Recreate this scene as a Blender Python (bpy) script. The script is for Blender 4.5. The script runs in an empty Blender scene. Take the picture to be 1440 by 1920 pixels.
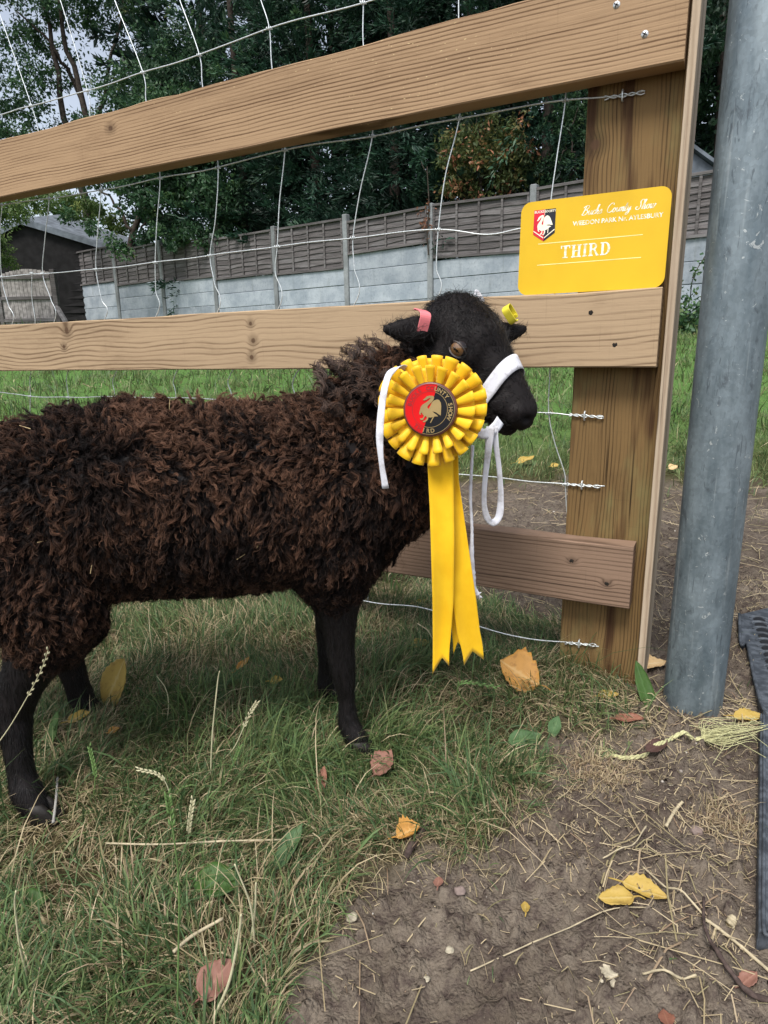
import bpy, bmesh, math, random
import numpy as np
from mathutils import Vector, Matrix, noise as mnoise

rng = np.random.default_rng(7)
random.seed(7)
S = bpy.context.scene
COL = S.collection

# ------------------------------------------------------------------ camera
F, PITCH, ROLL, CH = 1209.4, 0.24656, -0.02062, 0.60      # focal length in photo pixels, camera 0.6 m above the ground
fwd = np.array([0, math.cos(PITCH), -math.sin(PITCH)]); _u = np.array([0, math.sin(PITCH), math.cos(PITCH)]); _r = np.array([1., 0, 0])
RT = math.cos(ROLL)*_r + math.sin(ROLL)*_u; UP = -math.sin(ROLL)*_r + math.cos(ROLL)*_u
cam = bpy.data.cameras.new('camera'); camo = bpy.data.objects.new('camera', cam); COL.objects.link(camo)
camo.matrix_world = Matrix(((RT[0], UP[0], -fwd[0], 0), (RT[1], UP[1], -fwd[1], 0), (RT[2], UP[2], -fwd[2], CH), (0, 0, 0, 1)))
cam.sensor_fit = 'VERTICAL'; cam.sensor_height = 36; cam.lens = F/1920*36; cam.clip_start = .02; cam.clip_end = 900
S.camera = camo
S.render.resolution_x = 768; S.render.resolution_y = 1024

# ------------------------------------------------------------------ sky, sun, exposure
SUN_EL, SUN_AZ = math.radians(58), math.radians(205)      # azimuth measured from +Y clockwise: behind the camera, a little left
W = bpy.data.worlds.new('World'); S.world = W; W.use_nodes = True
nt = W.node_tree; bg = nt.nodes['Background']; sk = nt.nodes.new('ShaderNodeTexSky')
sk.sky_type = 'NISHITA'; sk.sun_disc = False; sk.sun_elevation = SUN_EL; sk.sun_rotation = SUN_AZ
sk.air_density = 1.0; sk.dust_density = 2.5; sk.ozone_density = 1.0
hs = nt.nodes.new('ShaderNodeHueSaturation'); hs.inputs['Saturation'].default_value = .5
nt.links.new(sk.outputs[0], hs.inputs['Color']); nt.links.new(hs.outputs[0], bg.inputs[0]); bg.inputs[1].default_value = .135
sl = bpy.data.lights.new('sun', 'SUN'); sl.energy = 2.2; sl.angle = math.radians(18); sl.color = (1, .955, .9)
so = bpy.data.objects.new('sun', sl); COL.objects.link(so)
sd = Vector((math.sin(SUN_AZ)*math.cos(SUN_EL), math.cos(SUN_AZ)*math.cos(SUN_EL), math.sin(SUN_EL)))
so.rotation_euler = sd.to_track_quat('Z', 'Y').to_euler(); so.location = sd*40
S.view_settings.view_transform = 'Standard'; S.view_settings.look = 'None'; S.view_settings.gamma = 1
S.view_settings.exposure = 0.72
S.view_settings.use_curve_mapping = False

# ------------------------------------------------------------------ measuring helpers (where a thing stands, read off the photo)
CO = np.array([0, 0, CH])
def ray(x, y): return RT*(x-720) + UP*(960-y) + fwd*F
def onZ(x, y, z=0.): d = ray(x, y); return CO + d*(z-CH)/d[2]
def onY(x, y, yy): d = ray(x, y); return CO + d*yy/d[1]
def onP(x, y, p0, n): d = ray(x, y); return CO + d*((np.asarray(p0)-CO)@n)/(d@n)
def A(*a): return np.array(a, float)
def unit(v): v = np.asarray(v, float); return v/(np.linalg.norm(v, axis=-1, keepdims=True)+1e-12)

# ------------------------------------------------------------------ object helpers
def link(name, data, mat=None, parent=None, loc=None):
    o = bpy.data.objects.new(name, data); COL.objects.link(o)
    if mat is not None: data.materials.append(mat)
    if parent is not None: o.parent = parent
    if loc is not None: o.location = Vector(loc)
    return o
def wloc(o):
    v = Vector((0, 0, 0))
    while o is not None: v = v + o.location; o = o.parent
    return np.array(v)
def pymesh(name, V, Fc, smooth=False):
    me = bpy.data.meshes.new(name); V = np.asarray(V, np.float32)
    if isinstance(Fc, np.ndarray):
        k = Fc.shape[1]; n = len(Fc)
        me.vertices.add(len(V)); me.vertices.foreach_set('co', V.ravel())
        me.loops.add(n*k); me.loops.foreach_set('vertex_index', Fc.astype(np.int32).ravel())
        me.polygons.add(n); me.polygons.foreach_set('loop_start', np.arange(0, n*k, k, dtype=np.int32))
        me.update(calc_edges=True)
    else:
        me.from_pydata([tuple(map(float, v)) for v in V], [], [tuple(map(int, f)) for f in Fc])
        me.update()
    if smooth: me.polygons.foreach_set('use_smooth', np.ones(len(me.polygons), bool))
    return me
def obj(name, V, Fc, mat, parent=None, smooth=False, kind=None, attrs=None, mods=None):
    """world-space vertices -> an object; the origin goes to the parent's origin (or stays at the world's)"""
    V = np.asarray(V, float)
    if parent is not None: base = wloc(parent); V = V - base; loc = None
    else:
        base = V.mean(0); base[2] = V[:, 2].min(); V = V - base; loc = base
    me = pymesh(name, V, Fc, smooth)
    if attrs:
        for k, a in attrs.items():
            at = me.attributes.new(k, 'FLOAT', 'POINT'); at.data.foreach_set('value', np.asarray(a, np.float32))
    o = link(name, me, mat, parent, loc)
    if kind: o['kind'] = kind
    return o
def thing(name, label, cat, loc, group=None):
    o = bpy.data.objects.new(name, None); COL.objects.link(o); o.location = Vector(loc); o.empty_display_size = .05
    return tag(o, label, cat, group)
def tag(o, label, cat, group=None):
    o['label'] = label; o['category'] = cat
    if group: o['group'] = group
    return o
class MB:
    def __init__(s): s.V = []; s.F = []; s.n = 0
    def add(s, V, Fc):
        s.V.append(np.asarray(V, float)); s.F += [tuple(int(i)+s.n for i in f) for f in Fc]; s.n += len(V); return s
    def get(s): return np.concatenate(s.V), s.F
def box(c0, c1):
    x0, y0, z0 = c0; x1, y1, z1 = c1
    V = A([x0, y0, z0], [x1, y0, z0], [x1, y1, z0], [x0, y1, z0], [x0, y0, z1], [x1, y0, z1], [x1, y1, z1], [x0, y1, z1])
    return V, [(0, 3, 2, 1), (4, 5, 6, 7), (0, 1, 5, 4), (1, 2, 6, 5), (2, 3, 7, 6), (3, 0, 4, 7)]
def tube(P, R, k=8, cap=True, flat=1.0, twist=None):
    P = np.asarray(P, float); n = len(P); R = np.broadcast_to(np.asarray(R, float), (n,))
    T = unit(np.gradient(P, axis=0)); ref = A(0, 0, 1) if abs(T[0][2]) < .9 else A(0, 1, 0)
    V = []; u = unit(np.cross(T[0], ref))
    for i in range(n):
        u = unit(u - T[i]*(u@T[i])); w = np.cross(T[i], u); a0 = 0 if twist is None else twist*i/(n-1)
        for j in range(k):
            a = a0+2*math.pi*j/k; V.append(P[i]+R[i]*(math.cos(a)*u+math.sin(a)*w*flat))
    Fc = [(i*k+j, i*k+(j+1) % k, (i+1)*k+(j+1) % k, (i+1)*k+j) for i in range(n-1) for j in range(k)]
    if cap: Fc += [tuple(range(k))[::-1], tuple((n-1)*k+j for j in range(k))]
    return np.array(V), Fc
def smoothpath(P, n):
    P = np.asarray(P, float); m = len(P); t = np.linspace(0, m-1, n); out = []
    Q = np.vstack([2*P[0]-P[1], P, 2*P[-1]-P[-2]])
    for a in t:
        i = min(int(a), m-2); f = a-i; p0, p1, p2, p3 = Q[i], Q[i+1], Q[i+2], Q[i+3]
        out.append(.5*((2*p1)+(-p0+p2)*f+(2*p0-5*p1+4*p2-p3)*f*f+(-p0+3*p1-3*p2+p3)*f**3))
    return np.array(out)
def bev(o, w, seg=2):
    m = o.modifiers.new('bevel', 'BEVEL'); m.width = w; m.segments = seg; m.limit_method = 'ANGLE'; m.angle_limit = math.radians(40); return o
def solid(o, t, off=0):
    m = o.modifiers.new('solid', 'SOLIDIFY'); m.thickness = t; m.offset = off; return o

# ------------------------------------------------------------------ vectorised value noise
def _h(ix, iy, s):
    n = (ix*374761393 + iy*668265263 + s*1442695041) & 0xffffffff
    n = ((n ^ (n >> 13))*1274126177) & 0xffffffff
    return ((n ^ (n >> 16)) & 0xffff)/65535.
def vn(x, y, s=0):
    ix = np.floor(x).astype(np.int64); iy = np.floor(y).astype(np.int64); fx = x-ix; fy = y-iy
    fx = fx*fx*(3-2*fx); fy = fy*fy*(3-2*fy)
    return (_h(ix, iy, s)*(1-fx)+_h(ix+1, iy, s)*fx)*(1-fy)+(_h(ix, iy+1, s)*(1-fx)+_h(ix+1, iy+1, s)*fx)*fy
def fbm(x, y, f, o=4, s=0, g=.5):
    t = 0; a = 1; n = 0
    for i in range(o): t = t+a*vn(x*f, y*f, s+i*17); n += a; a *= g; f *= 2.03
    return t/n

# ------------------------------------------------------------------ node helpers
class X:
    """tiny expression wrapper around math nodes"""
    def __init__(s, m, k): s.m = m; s.k = k
    def _op(s, op, b, rev=False):
        a, b = (b, s) if rev else (s, b); return s.m.math(op, a, b)
    def __add__(s, b): return s._op('ADD', b)
    __radd__ = __add__
    def __sub__(s, b): return s._op('SUBTRACT', b)
    def __rsub__(s, b): return s._op('SUBTRACT', b, True)
    def __mul__(s, b): return s._op('MULTIPLY', b)
    __rmul__ = __mul__
    def __truediv__(s, b): return s._op('DIVIDE', b)
class M:
    def __init__(s, name, rough=.6, spec=.3):
        s.mat = bpy.data.materials.new(name); s.mat.use_nodes = True; s.t = s.mat.node_tree
        s.b = s.t.nodes['Principled BSDF']; s.out = s.t.nodes['Material Output']
        s.b.inputs['Roughness'].default_value = rough; s.b.inputs['Specular IOR Level'].default_value = spec
    def nd(s, typ, **k):
        n = s.t.nodes.new(typ)
        for a, v in k.items(): setattr(n, a, v)
        return n
    def lk(s, a, sock):
        if isinstance(a, X): s.t.links.new(a.k, sock)
        else:
            if hasattr(sock.default_value, '__len__') and not hasattr(a, '__len__'): a = (a,)*3
            if hasattr(a, '__len__') and len(a) == 3 and len(sock.default_value) == 4: a = tuple(a)+(1,)
            sock.default_value = a
    def math(s, op, a, b=0., c=None, clamp=False):
        n = s.nd('ShaderNodeMath', operation=op, use_clamp=clamp); s.lk(a, n.inputs[0]); s.lk(b, n.inputs[1])
        if c is not None: s.lk(c, n.inputs[2])
        return X(s, n.outputs[0])
    def coord(s, k='Object'): n = s.nd('ShaderNodeTexCoord'); return X(s, n.outputs[k])
    def sep(s, v): n = s.nd('ShaderNodeSeparateXYZ'); s.lk(v, n.inputs[0]); return [X(s, n.outputs[i]) for i in range(3)]
    def comb(s, x, y, z): n = s.nd('ShaderNodeCombineXYZ'); [s.lk(v, n.inputs[i]) for i, v in enumerate((x, y, z))]; return X(s, n.outputs[0])
    def scale(s, v, sc): n = s.nd('ShaderNodeVectorMath', operation='MULTIPLY'); s.lk(v, n.inputs[0]); s.lk(sc, n.inputs[1]); return X(s, n.outputs[0])
    def noise(s, v, sc=5., det=3., rough=.55, dist=0.):
        n = s.nd('ShaderNodeTexNoise'); s.lk(v, n.inputs['Vector']); n.inputs['Scale'].default_value = sc; n.inputs['Detail'].default_value = det
        n.inputs['Roughness'].default_value = rough; n.inputs['Distortion'].default_value = dist; return X(s, n.outputs[0])
    def vor(s, v, sc=5., feat='F1', out='Distance'):
        n = s.nd('ShaderNodeTexVoronoi', feature=feat); s.lk(v, n.inputs['Vector']); n.inputs['Scale'].default_value = sc; return X(s, n.outputs[out])
    def ss(s, x, a, b, lo=0., hi=1.):
        n = s.nd('ShaderNodeMapRange', interpolation_type='SMOOTHSTEP'); s.lk(x, n.inputs[0])
        n.inputs[1].default_value = a; n.inputs[2].default_value = b; n.inputs[3].default_value = lo; n.inputs[4].default_value = hi
        return X(s, n.outputs[0])
    def mix(s, f, a, b, mode='MIX'):
        n = s.nd('ShaderNodeMix', data_type='RGBA', blend_type=mode); s.lk(f, n.inputs[0]); s.lk(a, n.inputs[6]); s.lk(b, n.inputs[7]); return X(s, n.outputs[2])
    def ramp(s, x, stops):
        n = s.nd('ShaderNodeValToRGB'); s.lk(x, n.inputs[0]); e = n.color_ramp.elements
        while len(e) < len(stops): e.new(.5)
        for i, (p, c) in enumerate(stops): e[i].position = p; e[i].color = tuple(c)+(1,)
        return X(s, n.outputs[0])
    def attr(s, name): n = s.nd('ShaderNodeAttribute', attribute_name=name); return X(s, n.outputs['Fac'])
    def rand(s): return X(s, s.nd('ShaderNodeObjectInfo').outputs['Random'])
    def color(s, c): s.lk(c, s.b.inputs['Base Color']); return s
    def rough(s, r): s.lk(r, s.b.inputs['Roughness']); return s
    def bump(s, h, strength=.5, dist=.002):
        n = s.nd('ShaderNodeBump'); n.inputs['Strength'].default_value = strength; n.inputs['Distance'].default_value = dist
        s.lk(h, n.inputs['Height']); s.t.links.new(n.outputs[0], s.b.inputs['Normal']); return s
    def trans(s, col, f=.35):
        """thin leaf: part of the light passes through"""
        tr = s.nd('ShaderNodeBsdfTranslucent'); s.lk(col, tr.inputs[0]); mx = s.nd('ShaderNodeMixShader'); mx.inputs[0].default_value = f
        s.t.links.new(s.b.outputs[0], mx.inputs[1]); s.t.links.new(tr.outputs[0], mx.inputs[2]); s.t.links.new(mx.outputs[0], s.out.inputs[0]); return s

def plain(name, c, rough=.6, spec=.3, metal=0., nz=.12, nsc=40., bump=0.):
    m = M(name, rough, spec); co = m.coord(); n = m.noise(co, nsc, 4)
    m.color(m.mix(m.ss(n, .3, .7), tuple(v*(1-nz) for v in c), tuple(min(1, v*(1+nz)) for v in c)))
    m.b.inputs['Metallic'].default_value = metal
    if bump: m.bump(n, bump, .001)
    return m.mat

def wood(name, dark, light, knots=(), freq=170., amp=9., fine=.5, stain=None, green=0., axis='x', rings_soft=.5, seed=0., spots=0.):
    """long-grained timber in the board's own frame: x along the board, z across it"""
    m = M(name, .78, .2); co = m.coord(); x, y, z = m.sep(co)
    if axis == 'z': x, z = z, x
    v = m.comb(x*1.0+seed, y*2.+seed*.7, z*1.0)
    warp = m.noise(m.scale(v, (1.6, 1., 5.)), 1.6, 2)
    ph = z*freq + y*60. + warp*amp*2.2 + m.noise(m.scale(v, (4, 1, 14)), 1.5, 2)*2.2
    core = None; halo = None
    for kx, kz, kr, st in knots:
        dx = (x-kx)/st; dz = z-kz
        d2 = (dx*dx+dz*dz)/(kr*kr)
        g = m.math('EXPONENT', d2*-.22)
        ph = ph + g*9.
        c = m.ss(m.math('SQRT', d2)+m.noise(co, 120, 2)*.5, .75, 1.35, 1., 0.)
        h_ = m.ss(m.math('SQRT', d2), 1.0, 3.2, 1., 0.)
        core = c if core is None else m.math('MAXIMUM', core, c); halo = h_ if halo is None else m.math('MAXIMUM', halo, h_)
    ph = ph + m.noise(m.scale(v, (.7, 1., 3.)), 1.1, 1)*amp*1.5
    band = m.math('SINE', ph)*.5+.5
    band = m.math('POWER', band, 3.2)*m.ss(m.noise(m.scale(v, (1.6, 3, 30)), 1.2, 3), .30, .62, .15, 1.)
    f1 = m.noise(m.scale(v, (9, 40, 420)), 1., 4, .6); f2 = m.noise(m.scale(v, (40, 60, 900)), 1., 3, .6)
    broad = m.noise(m.scale(v, (1.2, 3, 9)), 1.3, 3)
    t = band*(.40*fine+.1) + f1*.46 + f2*.30 + broad*.62 - .34
    col = m.mix(m.ss(t, .25, 1.0), light, dark)
    if green: col = m.mix(m.ss(m.noise(m.scale(v, (3, 3, 9)), 2., 4), .48, .72)*green, col, (.20, .19, .08))
    if stain is not None:
        s_ = m.noise(m.scale(v, (2.2, 2, 26)), 1., 3, .6); col = m.mix(m.ss(s_, .50, .64)*.9, col, stain)
    if core is not None:
        col = m.mix(halo*.45, col, tuple(c*.62 for c in dark)); col = m.mix(core*.85, col, (.075, .04, .022))
    # drying cracks along the grain and grime
    ck = m.noise(m.scale(v, (2.6, 1, 330)), 1., 2, .5); cm = m.noise(m.scale(v, (2.2, 2, 12)), 1.4, 2)
    crack = m.ss(ck, .68, .72)*m.ss(cm, .50, .60); col = m.mix(crack*.8, col, tuple(c*.35 for c in dark))
    gr = m.noise(m.scale(co, (7, 7, 22) if axis == 'x' else (22, 7, 7)), 1., 5, .65); col = m.mix(m.ss(gr, .52, .78)*.38, col, tuple(c*1.1 for c in dark))
    # saw marks across the board
    sm = m.noise(m.scale(co, (260, 1, 8) if axis == 'x' else (8, 1, 260)), 1., 2)
    col = m.mix(m.ss(sm, .62, .8)*.16, col, tuple(c*.5 for c in dark))
    if spots:
        sp = m.noise(m.scale(co, (120, 120, 320) if axis == 'x' else (320, 120, 120)), 1., 1); msk = m.noise(co, 3.5, 2)
        col = m.mix(m.ss(sp, .70, .76)*m.ss(msk, .48, .62)*spots, col, (.70, .55, .30))
    m.color(col); m.bump(t*1.2+sm*.25-crack*1.5, .45, .0011); return m.mat

# ------------------------------------------------------------------ fence frame (front plane of the rails)
FA = .4828; FP0 = A(.429, 1.029, 0.); FD = A(-math.cos(FA), math.sin(FA), 0); FN = A(math.sin(FA), math.cos(FA), 0)   # FD runs away left, FN points away from the camera
def fence_pt(s, z, back=0.): return FP0 + FD*s + FN*back + A(0, 0, z)
def fence_sz(px, py, back=0.): q = onP(px, py, FP0+FN*back, FN); return (q-FP0)@FD, q[2]

# ------------------------------------------------------------------ GROUND
PZ = ([-9, 2.7, 3.6, 9.4, 12, 14, 18.3, 24, 300], [0, 0, .05, .83, .98, 1.08, 1.27, 1.4, 3.])
def smooth_base(y): return np.interp(y, *PZ)
DIRT_LINE = np.array([onZ(x, y)[:2] for x, y in [(520, 1960), (560, 1860), (610, 1770), (660, 1690), (730, 1640), (800, 1600), (900, 1570), (985, 1500), (1060, 1440), (1150, 1400), (1260, 1345), (1500, 1330)]])
def grass_mask(x, y):
    """1 grass, 0 bare soil"""
    x = np.asarray(x, float); y = np.asarray(y, float)
    ymid = np.interp(x, DIRT_LINE[:, 0], DIRT_LINE[:, 1], left=-1, right=DIRT_LINE[-1, 1])
    ymid = np.where(x < DIRT_LINE[0, 0], -5, ymid)
    n = (fbm(x, y, 9, 3, 5)-.5)*.20 + (fbm(x, y, 38, 2, 9)-.5)*.10
    near = (y-ymid)+n                       # >0: grassy side
    fore = np.clip(near/.085+.3, 0, 1)
    # the trodden path behind the fence
    xr = np.interp(x, [-2.5, -.6, .1, .3, .9], [2.9, 2.2, 1.62, 1.28, .95])
    path = np.clip(((y-xr)+n*1.5)/.10, 0, 1)*np.clip((2.78+.1*np.sin(x*3)+n*2.2-y)/.14, 0, 1)
    rightbare = np.clip((x-.40+n)/.05, 0, 1)*np.clip((1.6-y)/.2, 0, 1)
    g = fore*(1-path)*(1-rightbare)
    far = np.clip((y-2.6)/.3, 0, 1)
    g = g*(1-.85*np.exp(-((x-.37)/.11)**2-((y-.99)/.07)**2))
    return np.maximum(g*(1-far), far*(1-path))
def ground_z(x, y):
    x = np.asarray(x, float); y = np.asarray(y, float); g = grass_mask(x, y)
    b = smooth_base(y) + (fbm(x, y, 1.7, 2, 2)-.5)*.05*np.clip((y-1.2), 0, 1)
    d = (fbm(x, y, 7, 3, 1)-.5)*.018 + (fbm(x, y, 45, 4, 3, .6)-.5)*.008*(1-.4*g) + np.maximum(fbm(x, y, 110, 3, 8)-.54, 0)*.06*(1-g) + (np.abs(fbm(x, y, 26, 4, 12)-.5))*-.018*(1-g)
    return b + d*np.clip(8-y, .2, 1)
def gpt(px, py, lift=0.):
    p = onZ(px, py, 0.)
    for _ in range(4): p = onZ(px, py, float(ground_z(p[0], p[1]))+lift)
    return p
def build_ground():
    def steps(a, b, d, out, g=1.07):
        c = list(np.arange(a, b, d)); r = [b]; s = d
        while r[-1] < out[1]: s *= g; r.append(r[-1]+s)
        l = [a]; s = d
        while l[-1] > out[0]: s *= g; l.append(l[-1]-s)
        return np.array(l[1:][::-1]+c+r)
    xs = steps(-.62, .95, .0052, (-160, 160), 1.06); ys = steps(.32, 1.7, .0052, (-60, 260), 1.055)
    gx, gy = np.meshgrid(xs, ys); x = gx.ravel(); y = gy.ravel(); z = ground_z(x, y)
    nx, ny = len(xs), len(ys); i = np.arange(nx*ny).reshape(ny, nx)
    Fc = np.stack([i[:-1, :-1], i[:-1, 1:], i[1:, 1:], i[1:, :-1]], -1).reshape(-1, 4)
    m = M('soil_ground', .97, .04); co = m.coord(); g = m.attr('grassy')
    n1 = m.noise(co, 7, 5, .6); n2 = m.noise(co, 60, 6, .7); n3 = m.vor(co, 240); n4 = m.noise(co, 420, 3, .6)
    soil = m.mix(m.ss(n1, .3, .72), (.112, .091, .070), (.205, .172, .136)); soil = m.mix(m.ss(n2, .38, .72), soil, (.060, .045, .040))
    soil = m.mix(m.ss(n3, .16, .02)*.35, soil, (.26, .22, .19)); soil = m.mix(m.ss(n4, .62, .75)*.5, soil, (.33, .27, .20))
    thatch = m.mix(m.ss(n2, .35, .65), (.035, .032, .016), (.10, .082, .042))
    lawn = m.mix(m.ss(n2, .35, .65), (.07, .15, .04), (.12, .21, .06))
    far = m.ss(m.sep(X(m, m.nd('ShaderNodeNewGeometry').outputs['Position']))[1], 2.6, 4.5)
    m.color(m.mix(g, soil, m.mix(far, thatch, lawn))); m.bump(n2*.8+n4*.6+n3*-.7, .8, .005)
    o = obj('ground', np.stack([x, y, z], 1), Fc, m.mat, smooth=True, kind='structure', attrs={'grassy': grass_mask(x, y)})
build_ground()

# ------------------------------------------------------------------ GRASS (blades as ribbons)
def ribbons(name, root, H, lean, az, wid, mat, tint, parent=None, seg=4, curl=0., lay=None):
    n = len(root); t = np.linspace(0, 1, seg+1)[None, :]
    th = lean[:, None]*(.35+t*1.0) + curl*t**2*lean[:, None]           # angle from vertical grows along the blade
    ds = H[:, None]/seg
    dr = np.sin(th)*ds; dz = np.cos(th)*ds
    r = np.concatenate([np.zeros((n, 1)), np.cumsum(dr[:, 1:], 1)], 1); z = np.concatenate([np.zeros((n, 1)), np.cumsum(dz[:, 1:], 1)], 1)
    side = rng.normal(0, .25, n)[:, None]*t**2*H[:, None]*.6
    ca, sa = np.cos(az)[:, None], np.sin(az)[:, None]
    P = np.stack([root[:, 0:1]+r*ca-side*sa, root[:, 1:2]+r*sa+side*ca, root[:, 2:3]+np.maximum(z, .001+0*z)], -1)
    wa = az+rng.normal(0, .5, n)
    wv = np.stack([-np.sin(wa), np.cos(wa), rng.normal(0, .3, n)], -1)[:, None, :]*(wid[:, None]*(1-t**2.2*.92))[..., None]*.5
    V = np.stack([P-wv, P+wv], 2).reshape(n, -1, 3); k = 2*(seg+1)
    b = (np.arange(n)*k)[:, None]; s = (np.arange(seg)*2)[None, :]
    a0 = b+s; Fc = np.stack([a0, a0+1, a0+3, a0+2], -1).reshape(-1, 4)
    at = {'tint': np.repeat(tint, k), 'along': np.tile(np.repeat(t[0], 2), n)}
    return obj(name, V.reshape(-1, 3), Fc, mat, parent, smooth=True, kind='stuff', attrs=at)
def grass_mat():
    m = M('grass_blade', .55, .35); t = m.attr('tint'); al = m.attr('along')
    c = m.ramp(t, [(0, (.026, .055, .017)), (.25, (.050, .098, .034)), (.45, (.080, .145, .056)), (.60, (.150, .235, .080)), (.68, (.24, .22, .11)), (.80, (.42, .34, .20)), (.92, (.60, .50, .32)), (1., (.27, .18, .12))])
    c = m.mix(m.ss(al, .0, .5, .5, 0.), c, (.16, .12, .055)); c = m.mix(m.ss(al, .8, 1., 0., .35), c, (.26, .20, .09))
    m.color(c); m.trans(c, .3); return m.mat
GM = grass_mat()
def scatter(n, x0, x1, y0, y1, dens=lambda x, y: 1):
    x = rng.uniform(x0, x1, n); y = rng.uniform(y0, y1, n); k = rng.random(n) < dens(x, y); return x[k], y[k]
def in_view(x, y, pad=.15):
    return np.abs(x) < (y*.68+pad)
def patch(name, n, x0, x1, y0, y1, h, w, drymin=.0, dry=.35, leanm=.7, dens=None, lab=None, curl=.6, seg=4, clump=11., tm=.33):
    d = (lambda x, y: grass_mask(x, y)*in_view(x, y)*np.clip((vn(x*clump, y*clump, 33)-.12)*2.2, .18, 1)) if dens is None else dens
    x, y = scatter(n, x0, x1, y0, y1, d); k = len(x); z = ground_z(x, y)-.002
    dn = fbm(x, y, 6, 3, 61); isdry = rng.random(k) < np.clip(dry*(dn*2.6-.4), .04, .95)
    tint = np.where(isdry, rng.uniform(.64, 1., k), np.clip(rng.normal(tm, .15, k)+(dn-.5)*-.4, 0, .62))
    flow = fbm(x, y, 4, 2, 77)*12.6
    az = flow+rng.normal(0, 1.0, k); lean = np.abs(rng.normal(leanm, .38, k))+np.where(isdry, .35, 0)
    hh = h*rng.lognormal(0, .38, k)*np.clip(.45+vn(x*9, y*9, 5)*1.1, .4, 1.5); ww = w*rng.lognormal(0, .3, k)*np.where(isdry, .75, 1)
    o = ribbons(name, np.stack([x, y, z], 1), hh, np.clip(lean, 0, 1.5), az, ww, GM, tint, seg=seg, curl=curl)
    return tag(o, lab, 'grass')
patch('grass', 105000, -.75, .5, .36, 1.5, .040, .0018, dry=.44, tm=.42, lab='worn grass with dry stems under the sheep and in front of it')
patch('thatch', 90000, -.75, .52, .36, 1.6, .034, .0011, dry=1.05, tm=.42, leanm=1.2, seg=3, lab='matted dead grass lying between the green blades', curl=.1)
patch('lawn_grass', 50000, -2.4, 2.6, 1.5, 4.2, .062, .0036, dry=.10, leanm=.55, tm=.52, lab='green grass of the lawn just behind the trodden path', seg=3)
patch('field_grass', 75000, -7.5, 6, 4.0, 10.5, .085, .0075, dry=.06, leanm=.5, tm=.56, lab='green grass sloping up to the foot of the concrete wall', seg=2, clump=3.)
patch('far_grass', 26000, -13, 4, 10.5, 19.5, .10, .016, dry=.05, leanm=.5, tm=.56, lab='far green grass at the left below the shed', seg=2, clump=2.)
patch('dead_blades', 5200, -.75, .5, .36, 1.2, .055, .0017, dry=9., leanm=1.05, curl=.5, lab='longer bleached dead blades lying loosely over the green grass', clump=5.)
# sparse tufts on the bare soil
def tuftd(x, y): return (1-grass_mask(x, y))*in_view(x, y)*(vn(x*10, y*10, 91) > .80)*.8
patch('soil_tuft', 14000, -.3, 1.6, .42, 3., .03, .0013, dry=.55, leanm=.9, dens=tuftd, lab='sparse low tufts of grass growing on the bare soil')

# straw bits, stems
def straw(name, n, x0, x1, y0, y1, L, w, dens, lab, dark=0.):
    x, y = scatter(n, x0, x1, y0, y1, dens); k = len(x); z = ground_z(x, y)
    az = rng.uniform(0, 6.28, k); l = L*rng.lognormal(0, .55, k); dx = np.cos(az)*l/2; dy = np.sin(az)*l/2
    z0 = ground_z(x-dx, y-dy); z1 = ground_z(x+dx, y+dy); h = w*rng.uniform(.5, 1.2, k)
    V = []; px, py = -np.sin(az)*h/2, np.cos(az)*h/2
    lift = .0016+rng.random(k)*.004
    zm = np.maximum(z, (z0+z1)/2); bend = rng.normal(0, .035, k)*l
    rows = []
    for f, zz in ((-1, z0), (0, zm), (1, z1)):
        cx = x+dx*f+(bend*(-np.sin(az)) if f == 0 else 0); cy = y+dy*f+(bend*np.cos(az) if f == 0 else 0)
        for g, u in ((-1, 0), (0, 1), (1, 0)): rows.append(np.stack([cx+px*g, cy+py*g, zz+lift+u*h*.45], 1))
    V = np.stack(rows, 1).reshape(-1, 3); b = (np.arange(k)*9)[:, None]
    q = np.array([[0, 1, 4, 3], [1, 2, 5, 4], [3, 4, 7, 6], [4, 5, 8, 7]])
    Fc = (b[:, :, None]+q[None]).reshape(-1, 4)
    t = np.repeat(rng.uniform(.70, 1.0, k) if not dark else rng.uniform(.9, 1.0, k), 9)
    o = obj(name, V, Fc, GM, kind='stuff', attrs={'tint': t, 'along': np.full(len(V), .5)}); return tag(o, lab, 'straw')
strawd = lambda x, y: in_view(x, y)*np.clip((fbm(x, y, 5, 3, 41)-.36)*3.2, .03, 1)*(1-.55*grass_mask(x, y))
straw('straw', 4600, -.6, 1.3, .38, 1.6, .021, .0012, strawd, 'short broken bits of pale straw scattered over soil and grass')
straw('chaff', 26000, -.4, 1.3, .38, 1.6, .0045, .0009, strawd, 'fine pale chaff littering the bare soil')
straw('long_straw', 260, -.55, .62, .42, 1.4, .065, .0013, lambda x, y: in_view(x, y)*np.clip((fbm(x, y, 4, 2, 43)-.38)*3, .1, 1), 'long pale straw stems lying on the ground')
straw('path_straw', 2200, -.2, 3, 1.3, 3.2, .05, .0022, lambda x, y: (1-grass_mask(x, y))*.8, 'straw trodden into the path behind the fence')
sheltd = lambda x, y: np.exp(-(((x-.60)/.10)**2+((y-.95)/.07)**2))+np.exp(-(((x-.35)/.14)**2+((y-1.0)/.05)**2))*.9+np.exp(-(((x-.30)/.05)**2+((y-.62)/.09)**2))*.6
straw('post_straw', 2600, .1, .9, .5, 1.25, .042, .0018, sheltd, 'tangle of straw gathered round the feet of the posts')

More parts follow.
